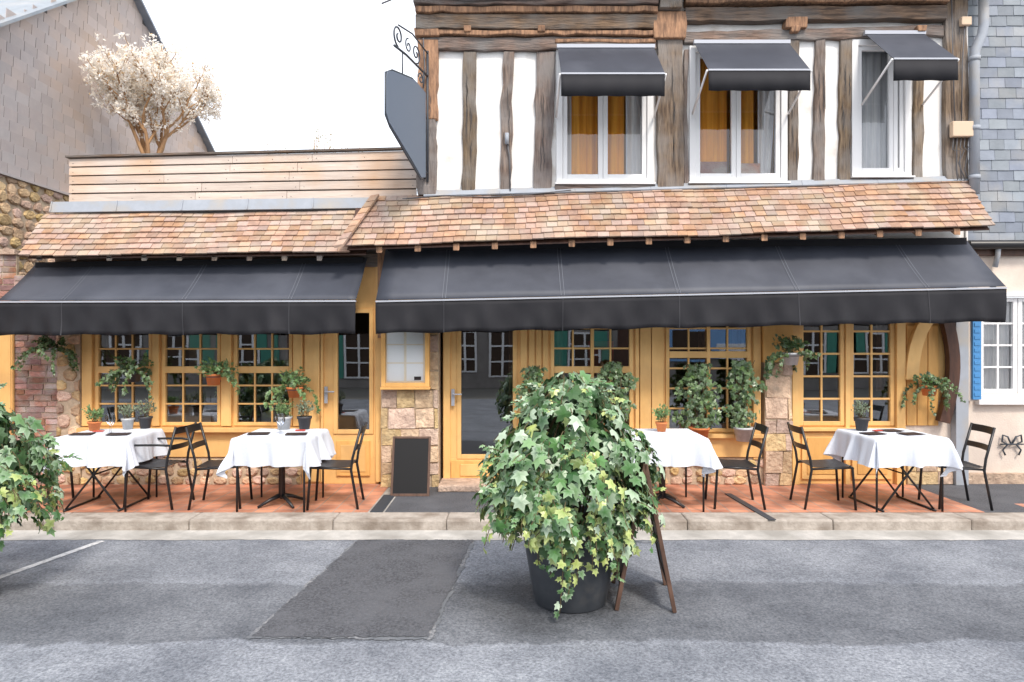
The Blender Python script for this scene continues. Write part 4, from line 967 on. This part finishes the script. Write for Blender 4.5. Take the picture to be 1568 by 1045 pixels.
# A-board
E=empty('sandwich_board',(0.93,-3.28,-.10),rad(-6))
for s,nm in ((1,'front_leaf'),(-1,'rear_leaf')):
    M=MB(); mt=Matrix.Translation((0,0,1.0))@Matrix.Rotation(rad(-11.0*s),4,'Y')
    L_=1.015; y=.28
    M.box(-.014,.014,-y,-y+.045,-L_,0,'framew'); M.box(-.014,.014,y-.045,y,-L_,0,'framew')
    for z in (-.045,-.86): M.box(-.012,.012,-y+.045,y-.045,z,z+.045,'framew')
    M.box(-.005,.005,-y+.045,y-.045,-.815,-.045,'board'); M.make(nm,E,.003,mt)
M=MB(); M.tube([(-.12,-.2,.45),(.12,-.2,.45)],.004,'alu',6); M.tube([(0,-.25,1.0),(0,.25,1.0)],.010,'iron',6); M.make('hinge_and_stay',E)

# ================================================================== PLANTS
prof=[(1.62,.03),(1.54,.15),(1.42,.26),(1.28,.38),(1.10,.47),(.95,.52),(.82,.54),(.70,.51),(.60,.40)]
big_ivy('potted_ivy',.41,-3.34,prof,-.10,(.35,.255,.58),11,2500,44,(.058,.11),long=((262,15),(270,12),(250,8),(305,10),(318,9),(235,7),(205,6),(285,7),(340,7)),lumps=.9)
prof2=[(1.52,.04),(1.44,.24),(1.28,.42),(1.08,.55),(.88,.62),(.72,.60),(.60,.50)]
big_ivy('potted_ivy',-4.03,-3.30,prof2,-.10,(.28,.20,.50),12,1700,34,(.06,.11))
R=random.Random(33)
LG=((0.08,.18,.05),(.24,.38,.14)); GG=((.12,.17,.10),(.32,.38,.27)); DG=((.035,.08,.025),(.12,.21,.06))
bush('potted_herb',(-4.50,-.80,.75),'h','terra',.10,.065,.11,.17,220,cols=LG)
bush('potted_lavender',(-4.22,-.66,.75),'h','potw',.12,.065,.10,.20,220,cols=GG,lsz=(.02,.04))
bush('potted_lavender',(-4.06,-.60,.75),'h','potd',.13,.07,.10,.20,220,cols=GG,lsz=(.02,.04))
bush('potted_lavender',(-2.50,-.68,.75),'h','potw',.14,.085,.11,.20,240,cols=LG,lsz=(.02,.04))
bush('potted_lavender',(-2.28,-.66,.75),'h','potd',.14,.075,.10,.20,240,cols=GG,lsz=(.02,.04))
bush('potted_herb',(1.60,-.85,.75),'h','terra',.10,.06,.10,.20,200,cols=LG)
bush('potted_lavender',(3.78,-.78,.75),'h','potd',.14,.075,.11,.20,260,cols=GG,lsz=(.02,.04))
bush('hanging_planter',(-5.35,-.28,1.50),'i','potw',.13,.09,.17,.14,150,'ivy',(.03,.05),DG,12,bracket=True)
bush('hanging_planter',(-4.40,-.22,1.24),'i','potd',.13,.09,.17,.18,160,'ivy',(.03,.055),DG,10,bracket=True)
bush('hanging_planter',(-3.48,-.20,1.20),'i','terra',.13,.09,.24,.16,190,'ivy',(.03,.055),LG,7,bracket=True)
bush('hanging_planter',(-2.52,-.24,1.06),'i','terra',.12,.09,.16,.22,190,'ivy',(.03,.055),LG,6,bracket=True)
bush('hanging_planter',(3.20,-.32,1.44),'i','potw',.14,.10,.17,.24,200,'ivy',(.03,.055),DG,10,bracket=True)
bush('hanging_planter',(4.85,-.22,1.08),'i','terra',.12,.09,.18,.12,170,'ivy',(.03,.05),DG,10,bracket=True)
def tall_ivy(loc,w,h,n,pot,ph=.16,pr=.11):
    E=empty('climbing_ivy_pot',loc); M=MB(); M.lathe([(.004,0),(pr*.75,0),(pr,ph*.85),(pr*1.08,ph*.85),(pr*1.08,ph),(.9*pr,ph),(.002,ph*.9)],(0,0,0),pot,20)
    for i in range(6): M.tube([(R.uniform(-.03,.03),0,ph),(R.uniform(-w,w)*.5,R.uniform(-.03,.03),ph+h*.5),(R.uniform(-w,w)*.7,0,ph+h*.95)],.004,'stem',5)
    M.make('pot_and_stems',E); it=[]; p1=R.uniform(0,6)
    for i in range(n):
        z=ph+h*(R.random()**.85)*1.0-.04; t=(z-ph)/h; ww=w*(.55+.5*math.sin(math.pi*min(1,max(0,t*.9+.12))))*(1+.28*math.sin(z*19+p1))
        q=R.uniform(0,6.28); a=R.random()**.5*R.uniform(.9,1.15)
        c=mixc(DG[0],DG[1],R.random()); e=mixc(c,P1,R.uniform(0,.35))
        it.append(((ww*a*math.cos(q)+.02*math.sin(z*11+p1),ww*.6*a*math.sin(q),z),Vector((math.cos(q)*.4,-1,.3))+rdir()*.7,Vector((0,0,-1))+rdir()*.8,R.uniform(.04,.07),c,e))
    leafmesh('leaves',E,it)
tall_ivy((2.18,-.22,.55),.23,.78,420,'terra'); tall_ivy((2.70,-.20,.55),.19,.82,330,'potw'); tall_ivy((1.18,-.20,.60),.22,.75,360,'terra'); tall_ivy((.24,-.22,.70),.17,.60,220,'potd')

# ================================================================== LIGHT, WORLD, CAMERA
W=bpy.data.worlds.new('World'); S.world=W; W.use_nodes=True; N=W.node_tree.nodes; L=W.node_tree.links
bg=N['Background']; sky=N.new('ShaderNodeTexSky'); sky.sky_type='NISHITA'; sky.sun_disc=False
el,az=50,160
sky.sun_elevation=rad(el); sky.sun_rotation=rad(az); sky.dust_density=3; sky.air_density=1.0
bg.inputs[1].default_value=.10; L.new(sky.outputs[0],bg.inputs[0])
b2=N.new('ShaderNodeBackground'); b2.inputs[1].default_value=1.38
tc=N.new('ShaderNodeTexCoord'); no=N.new('ShaderNodeTexNoise'); no.inputs['Scale'].default_value=2.0; L.new(tc.outputs['Generated'],no.inputs['Vector'])
rp=N.new('ShaderNodeValToRGB'); e=rp.color_ramp.elements; e[0].position=.3; e[0].color=(.88,.92,1.0,1); e[1].position=.7; e[1].color=(1,.99,.98,1)
L.new(no.outputs[0],rp.inputs[0]); L.new(rp.outputs[0],b2.inputs[0])
ad=N.new('ShaderNodeAddShader'); L.new(bg.outputs[0],ad.inputs[0]); L.new(b2.outputs[0],ad.inputs[1]); L.new(ad.outputs[0],N['World Output'].inputs[0])
sd=bpy.data.lights.new('sun','SUN'); sd.energy=2.8; sd.angle=rad(10); sd.color=(1,.92,.82); so=bpy.data.objects.new('sun',sd); COL.objects.link(so)
a=rad(az); dirv=Vector((math.sin(a)*math.cos(rad(el)),math.cos(a)*math.cos(rad(el)),math.sin(rad(el))))
so.rotation_euler=dirv.to_track_quat('Z','Y').to_euler()
cd=bpy.data.cameras.new('camera'); cd.lens=24; cd.sensor_width=36; cd.clip_end=1500; cd.shift_y=-.003
co=bpy.data.objects.new('camera',cd); COL.objects.link(co); co.location=(0,-8.16,1.75); co.rotation_euler=(rad(90),0,0); S.camera=co
S.view_settings.view_transform='Standard'; S.view_settings.look='None'; S.view_settings.exposure=0
